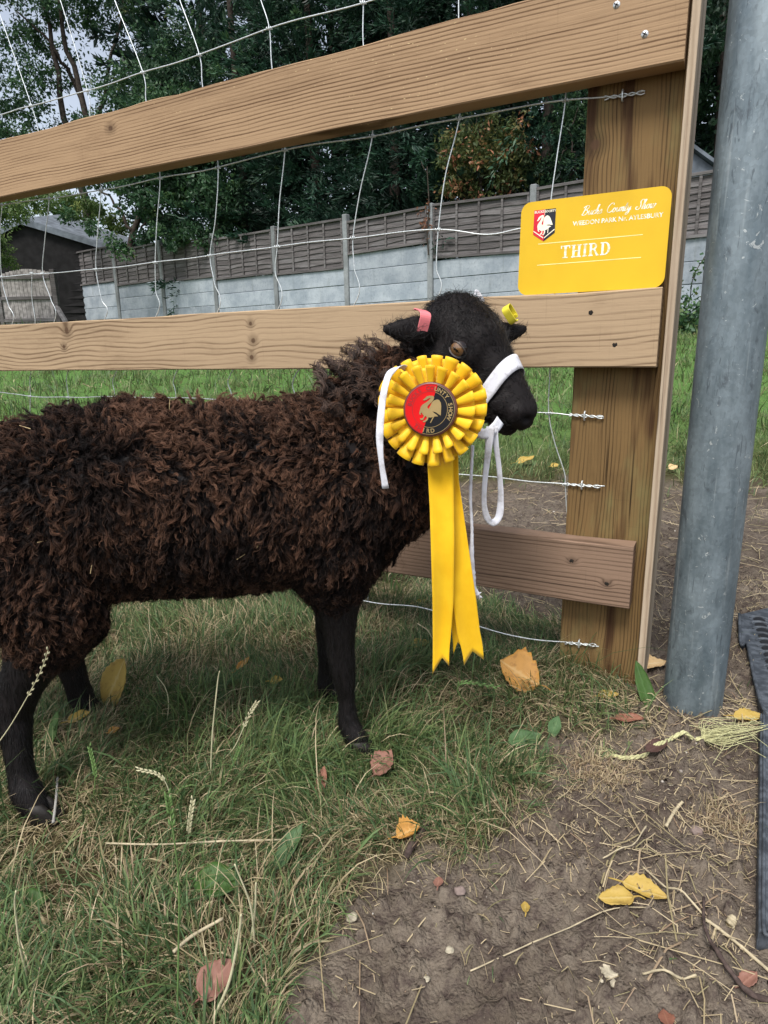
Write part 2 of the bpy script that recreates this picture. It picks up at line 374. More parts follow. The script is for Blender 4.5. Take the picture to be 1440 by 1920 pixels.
def over_ground(P, r, k=3):
    # a stiff thing bridges the hollows: rest it on the highest ground under each stretch
    g = ground_z(P[:, 0], P[:, 1])+r; m = np.array([g[max(0, i-k):i+k+1].max() for i in range(len(g))]); m = np.convolve(np.pad(m, k, 'edge'), np.ones(2*k+1)/(2*k+1), 'valid'); P[:, 2] = np.maximum(m, P[:, 2]); return P
def pebbles():
    n = 900; x, y = scatter(n*3, -.2, 1.4, .42, 2.6, lambda x, y: (1-grass_mask(x, y))*in_view(x, y)*.5); x = x[:n]; y = y[:n]; k = len(x)
    ico = bmesh.new(); bmesh.ops.create_icosphere(ico, subdivisions=1, radius=1); bv = np.array([v.co[:] for v in ico.verts]); bf = np.array([[v.index for v in f.verts] for f in ico.faces]); ico.free()
    r = .0012*rng.lognormal(0, .55, k); z = ground_z(x, y)+r*.2
    sc = rng.uniform(.6, 1.3, (k, 1, 3)); V = (bv[None]*(1+rng.normal(0, .15, (k, len(bv), 1))))*sc*r[:, None, None]+np.stack([x, y, z], 1)[:, None, :]
    Fc = (bf[None]+(np.arange(k)*len(bv))[:, None, None]).reshape(-1, 3)
    m = M('pebble', .85, .2); m.color(m.ramp(m.attr('tint'), [(0, (.08, .06, .05)), (.6, (.17, .14, .12)), (.9, (.35, .32, .28)), (1, (.5, .48, .44))]))
    o = obj('pebbles', V.reshape(-1, 3), Fc, m.mat, kind='stuff', attrs={'tint': np.repeat(rng.random(k)**1.6, len(bv))}); tag(o, 'small crumbs of earth and pebbles on the bare soil', 'pebbles')
pebbles()

# ------------------------------------------------------------------ WOODEN FENCE
TOPK = [(.90, .055, .006, 2.2), (.25, .1, .003, 1.5)]
RAILM = {
 'top': wood('pine_rail', (.110, .060, .030), (.365, .245, .142), [(1.131, .090, .006, 1.3)], freq=980, amp=8, fine=1.05, seed=1.3, spots=.8),
 'mid': wood('pine_rail_pale', (.130, .080, .045), (.400, .290, .180), [(.788, .093, .0050, 1.0), (.784, .059, .0062, 1.0), (.791, .025, .0062, 1.0), (1.36, .096, .010, .9), (1.378, .058, .006, 1.0)], freq=620, amp=16, fine=.8, seed=4.1),
 'low': wood('pine_rail_weathered', (.085, .052, .034), (.255, .170, .118), [(.112, .075, .0035, 1.3), (.051, .041, .0035, 1.3)], freq=820, amp=9, fine=.85, seed=7.7)}
POSTM = wood('post_timber', (.032, .017, .007), (.185, .115, .047), [(.905, .118, .009, 1.0)], freq=1100, amp=20, fine=.8, stain=(.042, .017, .008), green=.55, axis='z', seed=2.2)
POSTS = wood('post_edge_timber', (.20, .14, .09), (.46, .37, .27), freq=420, amp=3, fine=.5, axis='z', seed=9.)
TH = .040
fence = thing('wooden_fence', 'new timber post and rail fence with three rails behind the sheep', 'fence', fence_pt(0, 0))
def rail(z0, z1, s0, s1, mat, wob, dsag=0., seed=0):
    """board local frame: x along FD from the post end, y into the depth, z up; edges slightly uneven"""
    n = 70; xs = np.linspace(s0, s1, n); V = []
    wt = [(vn(xs*14, xs*0+seed, 3)-.5)*wob + (vn(xs*60, xs*0+seed, 7)-.5)*wob*.5 for _ in (0,)][0]
    wb = (vn(xs*9, xs*0+seed+5, 3)-.5)*wob*.5
    for i, x in enumerate(xs):
        c = .0022
        for (y, z) in ((0, z0+c+wb[i]), (0, z1-c+wt[i]), (c, z1+wt[i]), (TH-c, z1+wt[i]), (TH, z1-c+wt[i]), (TH, z0+c), (TH-c, z0), (c, z0+wb[i])): V.append((x, y, z-z0-dsag*(x-s0)))
    k = 8; Fc = [(i*k+j, (i+1)*k+j, (i+1)*k+(j+1) % k, i*k+(j+1) % k) for i in range(n-1) for j in range(k)]+[tuple(range(k)), tuple((n-1)*k+j for j in range(k))[::-1]]
    me = pymesh('rail', V, Fc); o = link('rail', me, mat, fence)
    # local frame rotated so that x runs along FD; a mirrored handedness is avoided by flipping y
    R3 = Matrix(((FD[0], FN[0], 0), (FD[1], FN[1], 0), (0, 0, 1)))
    for v in me.vertices: v.co = R3 @ v.co
    # keep board coordinates for the grain
    o.location = Vector((0, 0, z0)); return o, me
def boardify(o, mat):
    """grain reads the rotated mesh through a mapping: store board coordinates as generated attributes"""
    me = o.data; at = me.attributes.new('board', 'FLOAT_VECTOR', 'POINT')
    co = np.empty(len(me.vertices)*3, np.float32); me.vertices.foreach_get('co', co); co = co.reshape(-1, 3)
    b = np.stack([co@FD.astype(np.float32), co@FN.astype(np.float32), co[:, 2]], 1)
    at.data.foreach_set('vector', b.astype(np.float32).ravel())
def use_board(mat):
    t = mat.node_tree; a = t.nodes.new('ShaderNodeAttribute'); a.attribute_name = 'board'
    for n in list(t.nodes):
        if n.bl_idname == 'ShaderNodeTexCoord':
            for l in list(n.outputs['Object'].links): t.links.new(a.outputs['Vector'], l.to_socket)
for mt in list(RAILM.values())+[POSTM, POSTS]: use_board(mt)
rails = {}
for key, z0, z1, s1, wob, lab in (('top', .985, 1.107, 3.4, .004, 'topmost rail, with pale flecks and a bright screw'), ('mid', .565, .683, 3.4, .0025, 'middle rail, pale, with three dark knots in a row'), ('low', .157, .270, 3.4, .003, 'lowest rail, greyish brown')):
    s0 = {'top': -.004, 'mid': .0, 'low': .012}[key]
    o, me = rail(z0, z1, s0, s1, RAILM[key], wob, seed={'top': 1, 'mid': 4, 'low': 8}[key]); boardify(o, None); o['label'] = lab; rails[key] = o
# post: front face just behind the rails
def post(s0, s1, z1, name='post', depth=.075, side=True):
    mb = MB(); V, Fc = box((s0, TH+.001, -.25), (s1, TH+.001+depth, z1))
    W_ = FP0 + V[:, :1]*FD + V[:, 1:2]*FN + V[:, 2:]*A(0, 0, 1)
    o = obj(name, W_, [f[::-1] for f in Fc], POSTM, fence); bev(o, .0025, 2); boardify(o, None); return o
spl = fence_sz(1075, 700, TH)[0]; spr = fence_sz(1237, 760, TH)[0]
print('POST s', spl, spr)
post(spr, spl, 1.25)
# the pale sawn board along the post's outer side
V, Fc = box((spr-.0125, -.002+TH*0-.0+.012, -.25), (spr-.001, TH+.078, 1.27)); W_ = FP0+V[:, :1]*FD+V[:, 1:2]*FN+V[:, 2:]*A(0, 0, 1)
o = obj('edge_board', W_, [f[::-1] for f in Fc], POSTS, fence); bev(o, .001, 1); boardify(o, None)
# far left post out of frame that carries the rails
post(2.45, 2.6, 1.2)
# screws and nail heads
SCR = plain('screw_steel', (.62, .63, .62), .35, .5, .8); DARKH = plain('dark_hole', (.018, .015, .012), .9)
def disc(c, n, r, seg=14, h=.0012):
    n = unit(n); u = unit(np.cross(n, A(0, 0, 1) if abs(n[2]) < .9 else A(0, 1, 0))); w = np.cross(u, n)
    V = [c+n*h]+[c+n*h*.8+r*.85*(math.cos(a)*u+math.sin(a)*w) for a in np.arange(seg)*2*math.pi/seg]+[c+r*(math.cos(a)*u+math.sin(a)*w) for a in np.arange(seg)*2*math.pi/seg]
    Fc = [(0, 1+i, 1+(i+1) % seg) for i in range(seg)]+[(1+i, 1+seg+i, 1+seg+(i+1) % seg, 1+(i+1) % seg) for i in range(seg)]
    return np.array(V), Fc, u, w
for px, py, key in ((1209, 64, 'top'), (1156, 9, 'top')):
    c = onP(px, py, FP0, FN); V, Fc, u, w = disc(c, -FN, .0052); sc = obj('screw', V, Fc, SCR, rails[key], smooth=True)
    cr = MB(); Vb, Fb = box((-.0034, -.0004, -.0006), (.0034, .0004, .0006)); Vc, Fb = box((-.0006, -.0004, -.0034), (.0006, .0004, .0034))
    for vb in (Vb, Vc):
        a = .5; vb = np.stack([vb[:, 0]*math.cos(a)-vb[:, 2]*math.sin(a), vb[:, 1], vb[:, 0]*math.sin(a)+vb[:, 2]*math.cos(a)], 1)
        cr.add(c-FN*.0017+vb[:, :1]*u+vb[:, 1:2]*(-FN)+vb[:, 2:]*w, Fb)
    # cross recess belongs to the same screw mesh
    me = sc.data; me.materials.append(DARKH); Vc2, Fc2 = cr.get(); n0 = len(me.vertices); base = wloc(rails[key])
    bm = bmesh.new(); bm.from_mesh(me); vs = [bm.verts.new(Vector(v-base)) for v in Vc2]
    for f in Fc2: ff = bm.faces.new([vs[i] for i in f]); ff.material_index = 1
    bm.to_mesh(me); bm.free()
for px, py, key in ((1108, 586, 'mid'), (1153, 646, 'mid'), (1072, 1052, 'low'), (1138, 1095, 'low')):
    c = onP(px, py, FP0, FN); V, Fc, u, w = disc(c+FN*.0006, -FN, .0042, 9, .001); V = V+rng.normal(0, .0006, V.shape)*A(1, 0, 1)
    obj('nail_hole', V, Fc, DARKH, rails[key])

# ------------------------------------------------------------------ WIRE MESH (behind the rails, stapled to the post)
WIREM = plain('galvanised_wire', (.66, .70, .70), .38, .5, .6, .2, 300)
wire = thing('wire_mesh_fence', 'galvanised stock netting strung behind the timber rails', 'wire fence', fence_pt(.6, 0, TH))
WB = TH+.0035-.007      # a few mm in front of the post's face level, touching the rails' backs
WB = TH-.0045+.006
def wpt(px, py, off=0.): return onP(px, py, FP0+FN*(WB+off), FN)
HW = [ # line wires as photo points
 [(-260, 290), (-120, 250), (0, 215), (59, 198), (164, 170), (268, 136), (374, 103), (505, 53), (681, 5), (860, -48), (1050, -110)],
 [(-260, 425), (-100, 402), (3, 384), (92, 372), (189, 357), (300, 334), (409, 314), (534, 281), (698, 255), (861, 222), (1060, 188), (1160, 181), (1206, 172)],
 [(-260, 545), (-100, 528), (3, 519), (80, 513), (180, 505), (291, 492), (394, 479), (520, 462), (662, 446), (822, 430), (905, 440), (985, 428), (1100, 418), (1215, 414)],
 [(-260, 715), (-100, 725), (0, 735), (57, 743), (128, 745), (200, 744), (330, 746), (435, 750), (555, 756), (690, 762), (860, 768), (1029, 775), (1085, 779), (1132, 781)],
 [(-260, 860), (0, 868), (330, 874), (600, 880), (860, 889), (960, 899), (1058, 908), (1134, 912)],
 [(-260, 1010), (0, 1030), (330, 1060), (560, 1100), (690, 1128), (800, 1142), (950, 1190), (1070, 1205), (1123, 1212)],
]
for w_ in HW:
    P = smoothpath([wpt(*p) for p in w_], len(w_)*9); P[:, 2] += np.sin(np.arange(len(P))*.55)*.0007
    V, Fc = tube(P, .00125, 6); obj('line_wire', V, Fc, WIREM, wire, smooth=True)
STAY = [ # stay wires from top to bottom, through the knots
 [(-30, -60), (0, 28), (59, 198), (72, 246), (85, 310), (92, 372), (84, 450), (80, 513), (95, 560), (103, 600), (60, 690), (57, 743), (56, 800)],
 [(75, -100), (113, 0), (164, 170), (169, 220), (180, 300), (189, 357), (182, 450), (180, 505), (190, 560), (198, 595), (130, 690), (128, 745), (128, 790)],
 [(180, -100), (215, 0), (268, 136), (274, 190), (290, 270), (300, 334), (294, 420), (291, 492), (292, 545), (294, 590), (217, 700), (215, 745), (213, 850)],
 [(300, -100), (337, 0), (374, 103), (380, 162), (398, 260), (409, 314), (404, 410), (394, 479), (402, 530), (409, 583), (330, 700), (330, 746), (331, 874)],
 [(470, -60), (489, 0), (505, 53), (510, 127), (526, 240), (534, 281), (524, 380), (520, 462), (516, 510), (524, 575), (433, 700), (435, 750), (436, 876)],
 [(670, -80), (675, 0), (681, 5), (681, 80), (692, 200), (698, 255), (675, 360), (662, 446), (664, 500), (666, 568), (556, 700), (555, 756), (556, 880)],
 [(860, -48), (860, 36), (861, 140), (861, 222), (835, 330), (822, 430), (818, 500), (819, 560), (700, 690), (690, 762), (690, 880), (690, 1128)],
 [(1060, 120), (1060, 188), (1045, 290), (1033, 380), (1036, 430), (1040, 560), (1031, 700), (1029, 775), (1040, 830), (1058, 885), (1060, 908), (1063, 960), (1072, 1010), (1075, 1080), (1066, 1140), (1070, 1205)],
 [(-100, -20), (-60, 120), (-30, 225), (-10, 310), (3, 384), (0, 430), (3, 519), (15, 570), (24, 605), (-20, 690), (-22, 735), (-22, 800)],
 [(60, 512), (60, 560), (66, 602), (62, 640)],
]
for w_ in STAY:
    P = smoothpath([wpt(*p, off=.0022) for p in w_], len(w_)*7); V, Fc = tube(P, .00105, 6); obj('stay_wire', V, Fc, WIREM, wire, smooth=True)
KN = [(59, 198), (164, 170), (268, 136), (374, 103), (505, 53), (681, 5), (861, 222), (698, 255), (534, 281), (409, 314), (300, 334), (189, 357), (92, 372), (3, 384), (1060, 188),
      (3, 519), (80, 513), (180, 505), (291, 492), (394, 479), (520, 462), (662, 446), (822, 430), (57, 743), (128, 745), (1029, 775), (1060, 908), (1070, 1205), (60, 512)]
for px, py in KN:
    c = wpt(px, py, -.0004); e1 = unit(wpt(px+8, py-1)-wpt(px-8, py+1)); up_ = A(0, 0, 1)
    t = np.linspace(0, 1, 30); ang = t*2.6*2*math.pi
    P = c + e1*((t-.5)*.011)[:, None] + up_*(np.cos(ang)*.0023)[:, None] + (-FN)*(np.sin(ang)*.0023)[:, None]
    V, Fc = tube(P, .0009, 5); obj('knot', V, Fc, WIREM, wire, smooth=True)
# twisted ends and staples on the post face
for px, py in ((1160, 181), (1090, 779), (1085, 909), (1080, 1206)):
    c = onP(px, py, FP0+FN*(TH-.001), FN); e1 = unit(wpt(px+40, py+(3 if py > 500 else -6))-wpt(px, py)); up_ = A(0, 0, 1)
    for sg in (1, -1):
        t = np.linspace(0, 1, 24); P = c + e1*((t-.35)*.058)[:, None] + up_*(sg*(.0022*np.cos(t*14)+.0004))[:, None]-FN*(.0022+.0012*np.sin(t*14*sg))[:, None]
        V, Fc = tube(P, .001, 5); obj('wire_tail', V, Fc, WIREM, wire, smooth=True)
    e = c+e1*.006; P = smoothpath([e+up_*.007+FN*.003, e+up_*.007-FN*.004, e+up_*.000-FN*.0055, e-up_*.007-FN*.004, e-up_*.007+FN*.003], 16)
    V, Fc = tube(P, .0013, 6); obj('staple', V, Fc, WIREM, wire, smooth=True)

# ------------------------------------------------------------------ STEEL POLE
def steel_pole():
    m = M('galvanised_steel', .48, .5); co = m.coord(); x, y, z = m.sep(co)
    n1 = m.noise(m.scale(co, (1, 1, .28)), 22, 5, .65); n2 = m.sep(m.vor(m.scale(co, (1, 1, .5)), 60, out='Color'))[0]*.4+.3; n3 = m.noise(m.scale(co, (1, 1, .35)), 40, 6, .7, 1.2); n4 = m.noise(m.scale(co, (1, 1, .04)), 120, 3)
    c = m.mix(m.ss(n1, .3, .7), (.105, .140, .160), (.215, .262, .285)); c = m.mix(.14, c, n2, 'OVERLAY')
    c = m.mix(m.ss(n3, .56, .70)*.65, c, (.055, .066, .078)); c = m.mix(m.ss(n4, .6, .78)*.35, c, (.50, .54, .54))
    wn = m.noise(co, 55, 4, .7, 2.); c = m.mix(m.ss(wn, .64, .69)*.6, c, (.60, .62, .60)); sc_ = m.noise(m.scale(co, (1, 1, .12)), 160, 2, .5, 1.5); c = m.mix(m.ss(sc_, .66, .70)*.55, c, (.05, .06, .07)); sp_ = m.vor(co, 190, out='Color'); c = m.mix(.22, c, m.mix(m.sep(sp_)[0], (.3, .3, .3), (.75, .75, .75)), 'OVERLAY')
    c = m.mix(m.ss(z, .12, .0)*m.ss(m.noise(co, 30, 4), .35, .65)*.55, c, (.22, .17, .135))
    m.color(c); m.b.inputs['Metallic'].default_value = .45; m.rough(m.ss(n1, .2, .8, .38, .62)); m.bump(n3*.5+n1, .35, .0015)
    c0 = A(.5265, 1.0, -.1); k = 72; hs = np.linspace(0, 2.3, 60); V = []
    for h in hs:
        for j in range(k): a = 2*math.pi*j/k; V.append(c0+A(.0465*math.cos(a), .0465*math.sin(a), h))
    Fc = [(i*k+j, i*k+(j+1) % k, (i+1)*k+(j+1) % k, (i+1)*k+j) for i in range(len(hs)-1) for j in range(k)]+[tuple((len(hs)-1)*k+j for j in range(k))]
    o = obj('steel_pole', V, Fc, m.mat, smooth=True); tag(o, 'thick round galvanised steel pole standing right of the timber post', 'pole')
steel_pole()

# ------------------------------------------------------------------ YELLOW PRIZE CARD
def flat_poly(pts, frame, lift):
    """2-D polygon (may be concave) -> world triangles on a plane frame = (origin, ex, ey, n)"""
    from mathutils.geometry import tessellate_polygon
    O, ex, ey, n = frame; V = np.array([O+ex*p[0]+ey*p[1]+n*lift for p in pts])
    tri = tessellate_polygon([[Vector((p[0], p[1], 0)) for p in pts]]); out = []
    for t in tri:
        nn = np.cross(V[t[1]]-V[t[0]], V[t[2]]-V[t[0]]); out.append(tuple(t) if nn@n > 0 else tuple(t[::-1]))
    return V, out
SWAN = [(560, 750), (600, 680), (620, 620), (680, 570), (780, 535), (825, 560), (834, 620), (818, 690), (782, 770), (752, 850), (770, 900), (815, 900), (822, 800), (820, 720), (850, 640), (920, 580), (980, 572), (1050, 620), (1100, 700), (1140, 800), (1180, 900), (1190, 942), (1120, 930), (1040, 912), (930, 925), (1000, 950), (1080, 962), (1137, 990), (1080, 1012), (1036, 1040), (1024, 1232), (998, 1232), (1006, 1060), (960, 1100), (902, 1115), (912, 1180), (890, 1240), (840, 1292), (790, 1280), (850, 1230), (868, 1150), (830, 1112), (800, 1130), (792, 1230), (740, 1272), (690, 1240), (758, 1208), (768, 1130), (720, 1110), (670, 1072), (655, 1110), (690, 1135), (650, 1150), (612, 1110), (600, 1020), (585, 950), (600, 880), (640, 820), (690, 750), (730, 670), (742, 605), (700, 640), (660, 700), (612, 742)]
SWAN = np.array([((x-860)/840., -(y-930)/840.) for x, y in SWAN])      # crest width = 1
def text_polys(txt, size, frame, lift, at, shear=0., bold=0.0, align='CENTER', spacing=1., ang=0.):
    cu = bpy.data.curves.new('t', 'FONT'); cu.body = txt; cu.size = size; cu.align_x = align; cu.shear = shear; cu.offset = bold; cu.space_character = spacing; cu.resolution_u = 3
    ob = bpy.data.objects.new('t', cu); COL.objects.link(ob); bpy.context.view_layer.update()
    me = ob.evaluated_get(bpy.context.evaluated_depsgraph_get()).to_mesh(); V = np.array([v.co[:] for v in me.vertices]); Fc = [tuple(p.vertices) for p in me.polygons]
    ob.to_mesh_clear(); bpy.data.objects.remove(ob)
    if not len(V): return np.zeros((0, 3)), []
    O, ex, ey, n = frame; c, s = math.cos(ang), math.sin(ang)
    x = V[:, 0]*c-V[:, 1]*s+at[0]; y = V[:, 0]*s+V[:, 1]*c+at[1]
    return O+x[:, None]*ex+y[:, None]*ey+n*lift, Fc
# slab serif capitals for THIRD, unit height, strokes as rectangles
def serif(ch):
    R_ = []
    def r(x0, y0, x1, y1): R_.append([(x0, y0), (x1, y0), (x1, y1), (x0, y1)])
    t = .2; s = .09
    if ch == 'T': r(.32, 0, .32+t, 1); r(.18, 0, .66, s); r(0, 1-s, .84, 1); r(0, .76, s, 1-s); r(.84-s, .76, .84, 1-s); return R_, .84
    if ch == 'H':
        for x in (.1, .58): r(x, 0, x+t, 1); r(x-.1, 0, x+t+.1, s); r(x-.1, 1-s, x+t+.1, 1)
        r(.3, .46, .58, .56); return R_, .88
    if ch == 'I': r(.1, 0, .1+t, 1); r(0, 0, .4, s); r(0, 1-s, .4, 1); return R_, .4
    if ch == 'R':
        r(.1, 0, .1+t, 1); r(0, 0, .4, s); r(0, 1-s, .3, 1)
        a = np.linspace(math.pi/2, -math.pi/2, 12); o_ = [(.42+.3*math.cos(q), .745+.255*math.sin(q)) for q in a]; i_ = [(.42+.12*math.cos(q), .745+.175*math.sin(q)) for q in a[::-1]]
        R_.append([(.3, 1)]+o_+[(.3, .49), (.3, .57)]+i_+[(.3, .92)]); R_.append([(.4, .5), (.58, .5), (.84, .08), (.9, .08), (.9, 0), (.7, 0)]); return R_, .9
    if ch == 'D':
        r(.1, 0, .1+t, 1); r(0, 0, .3, s); r(0, 1-s, .3, 1); a = np.linspace(math.pi/2, -math.pi/2, 16)
        o_ = [(.38+.46*math.cos(q), .5+.5*math.sin(q)) for q in a]; i_ = [(.38+.26*math.cos(q), .5+.41*math.sin(q)) for q in a[::-1]]
        R_.append([(.3, 1)]+o_+[(.3, 0), (.3, .09)]+i_+[(.3, .91)]); return R_, .84
def stroke2d(pts, w, frame, lift, n=None):
    P = smoothpath([A(p[0], p[1], 0) for p in pts], n or len(pts)*6)[:, :2]; T = unit(np.gradient(P, axis=0)); N2 = np.stack([-T[:, 1], T[:, 0]], 1)
    ww = w*(.55+.65*np.abs(T[:, 1]))[:, None]; L = P+N2*ww/2; R_ = P-N2*ww/2; O, ex, ey, nn = frame
    V = np.concatenate([O+L[:, :1]*ex+L[:, 1:]*ey+nn*lift, O+R_[:, :1]*ex+R_[:, 1:]*ey+nn*lift]); k = len(P)
    return V, [(i+1, i, k+i, k+i+1) for i in range(k-1)]
SCRIPT = { # joined handwriting strokes, x-height .45, cap height 1
 'B': ([[(.15, .1), (.25, .5), (.38, .98)], [(.1, .8), (.3, 1.), (.6, 1.02), (.68, .85), (.5, .62), (.3, .55), (.55, .5), (.62, .3), (.45, .05), (.2, 0), (.05, .12)]], .7),
 'C': ([[(.62, .82), (.6, .98), (.4, 1.), (.15, .7), (.08, .3), (.22, .03), (.45, .03), (.65, .2)]], .62),
 'S': ([[(.75, .8), (.72, 1.), (.52, 1.02), (.4, .8), (.48, .5), (.46, .15), (.25, -.02), (.05, .1), (.08, .28), (.25, .25)]], .66),
 'u': ([[(0, .2), (.1, .45), (.07, .12), (.17, .0), (.32, .25), (.38, .45), (.34, .1), (.42, .02), (.5, .15)]], .46),
 'c': ([[(.3, .36), (.22, .45), (.08, .3), (.07, .08), (.2, .0), (.38, .16)]], .36),
 'k': ([[(0, .15), (.2, .7), (.25, 1.), (.15, .95), (.08, .5), (.04, 0)], [(.06, .2), (.22, .42), (.26, .3), (.12, .22), (.26, .0), (.38, .12)]], .38),
 's': ([[(0, .12), (.2, .46), (.26, .2), (.16, 0), (.04, .04)], [(.18, 0), (.34, .14)]], .32),
 'o': ([[(.3, .4), (.18, .45), (.06, .25), (.1, .02), (.24, .02), (.33, .25), (.26, .44), (.45, .36)]], .4),
 'n': ([[(0, .38), (.1, .44), (.06, 0)], [(.07, .2), (.22, .45), (.3, .4), (.25, .05), (.33, .0), (.42, .15)]], .4),
 't': ([[(0, .15), (.18, .85), (.08, .1), (.16, 0), (.3, .14)], [(.02, .55), (.3, .58)]], .28),
 'y': ([[(0, .36), (.08, .45), (.06, .14), (.16, .05), (.32, .4)], [(.34, .45), (.26, -.1), (.1, -.42), (-.04, -.36), (.1, -.12), (.42, .14)]], .4),
 'h': ([[(0, .15), (.22, .75), (.26, 1.), (.15, .95), (.08, .5), (.04, 0)], [(.06, .2), (.22, .45), (.3, .38), (.25, .05), (.33, .0), (.42, .14)]], .4),
 'w': ([[(0, .3), (.08, .45), (.06, .1), (.15, 0), (.28, .4)], [(.28, .45), (.24, .1), (.34, 0), (.48, .3), (.46, .46), (.58, .36)]], .55), ' ': ([], .45)}
def script_text(mb, txt, x, y, size, w, frame, lift):
    for ch in txt:
        st, adv = SCRIPT[ch]
        for s_ in st: mb.add(*stroke2d([(x+(p[0]+p[1]*.22)*size*1.08, y+p[1]*size) for p in s_], w, frame, lift))
        x += adv*size*1.08
    return x
def prize_card():
    c_ = {k: onP(px, py, FP0+FN*(TH-.010), FN) for k, (px, py) in dict(TL=(983, 381), TR=(1258, 355), BR=(1246, 540), BL=(974, 553)).items()}
    # the card stands on the middle rail's top edge and leans back against the post
    O = c_['BL']; O[2] = .6845; ex = unit(c_['BR']-O); ex = unit(ex*A(1, 1, 1)); ex = -FD+A(0, 0, .0)+A(0, 0, 1)*((c_['BR']-c_['BL'])[2]/np.linalg.norm((c_['BR']-c_['BL'])[:2]))*.5; ex = unit(ex)
    w = np.linalg.norm(c_['BR']-c_['BL']); h = np.linalg.norm(c_['TL']-c_['BL'])*1.0
    lean = .06; ey = A(0, 0, 1)-ex*ex[2]; ey = unit(ey+FN*lean); n = unit(np.cross(ex, ey)); n = n if n@FN < 0 else -n
    O = O - FN*.012
    fr = (O, ex, ey, n); print('CARD', w, h)
    root = thing('prize_card', 'yellow third prize card standing on the middle rail against the post', 'card', O)
    r = .016; pts = []
    for cx, cy, a0 in ((w-r, h-r, 0), (r, h-r, 90), (r, r, 180), (w-r, r, 270)):
        for k in range(7): a = math.radians(a0+k*15); pts.append((cx+r*math.cos(a), cy+r*math.sin(a)))
    V, Fc = flat_poly(pts, fr, 0)
    m = M('yellow_card', .5, .35); co = m.coord(); n1 = m.noise(co, 9, 4); n2 = m.noise(co, 140, 4, .6)
    col = m.mix(m.ss(n1, .3, .7), (.60, .37, .004), (.68, .43, .008)); col = m.mix(m.ss(n2, .6, .78)*.12, col, (.55, .36, .05)); m.color(col)
    V2 = V-n*.0009; k = len(pts); mb = MB(); mb.add(V, Fc); mb.add(V2, [f[::-1] for f in Fc]); vv = np.concatenate([V, V2]); side = [(i, (i+1) % k, k+(i+1) % k, k+i) for i in range(k)]
    allV = np.concatenate([V, V2]); allF = [tuple(f) for f in Fc]+[tuple(i+k for i in f[::-1]) for f in Fc]+[f[::-1] for f in side]
    obj('board', allV, allF, m.mat, root)
    SIL = M('foil_print', .35, .5); cs = SIL.coord(); SIL.color(SIL.mix(SIL.ss(SIL.noise(cs, 160, 2), .42, .62), (.92, .88, .74), (.66, .58, .34))); SIL = SIL.mat
    CREAM = plain('cream_print', (.90, .84, .66), .6); RED = plain('red_print', (.62, .012, .035), .5); BLK = plain('black_print', (.012, .014, .022), .5); YL = plain('pale_rule_print', (.93, .80, .32), .5)
    # crest: shield halves
    cw, chh = w*.155, h*.335; cx0, cy1 = w*.095, h*.905; cr = (O+ex*(cx0+cw/2)+ey*(cy1-chh/2), ex, ey, n)
    a, b = cw/2, chh/2; low = -b+.24*chh
    crest = obj('crest', *flat_poly([(-a*.99, b), (0, b), (0, -b), (-a*1.0, low)], cr, .0004), RED, root); crest['label'] = 'red and black shield with a cream swan'
    obj('black_half', *flat_poly([(0, b), (a*.99, b), (a, low), (0, -b)], cr, .0004), BLK, crest)
    sw = SWAN*cw*.98*1.0; obj('swan', *flat_poly([(p[0], p[1]) for p in sw], cr, .0008), CREAM, crest)
    mb = MB(); t_ = .0011
    for sx in (-1, 1): mb.add(*flat_poly([(sx*a*.97, low+.006), (sx*a*.97, low+.006-t_*1.5), (sx*.0007, -b+.006-t_*1.5), (sx*.0007, -b+.006)], cr, .0008))
    mb.add(*flat_poly([(-.0003, b), (.0003, b), (.0003, b*.62), (-.0003, b*.62)], cr, .0008))
    for tx, xx in (('BUCKS', -a*.5), ('SOCIETY', a*.5)):
        vv, ff = text_polys(tx, .0052 if tx == 'BUCKS' else .0046, cr, .0008, (xx, b*.80), 0, .0001)
        mb.add(vv, ff)
    obj('crest_lettering', *mb.get(), CREAM, crest)
    mb = MB(); s_ = h*.105; script_text(mb, 'Bucks County Show', w*.425, h*.80, s_*.86, .0012, fr, .00018)
    obj('script_lettering', *mb.get(), SIL, root)
    vv, ff = text_polys('WEEDON PARK Nr. AYLESBURY', .0094, fr, .00018, (w*.665, h*.702), 0, .0002); obj('place_lettering', vv, ff, SIL, root)
    mb = MB(); x = w*.300; H_ = h*.132
    for ch in 'THIRD':
        ps, adv = serif(ch)
        for p in ps: mb.add(*flat_poly([(x+q[0]*H_*.92, h*.372+q[1]*H_) for q in p], fr, .00018+.00003*ps.index(p)))
        x += (adv+.12)*H_*.92
    obj('third_lettering', *mb.get(), SIL, root)
    mb = MB()
    for yy in (.545, .318):
        vv, ff = flat_poly([(w*.135, h*(yy-.004)), (w*.84, h*(yy-.004)), (w*.84, h*(yy+.004)), (w*.135, h*(yy+.004))], fr, .00018); mb.add(vv, ff)
    obj('rule_line', *mb.get(), YL, root)
prize_card()

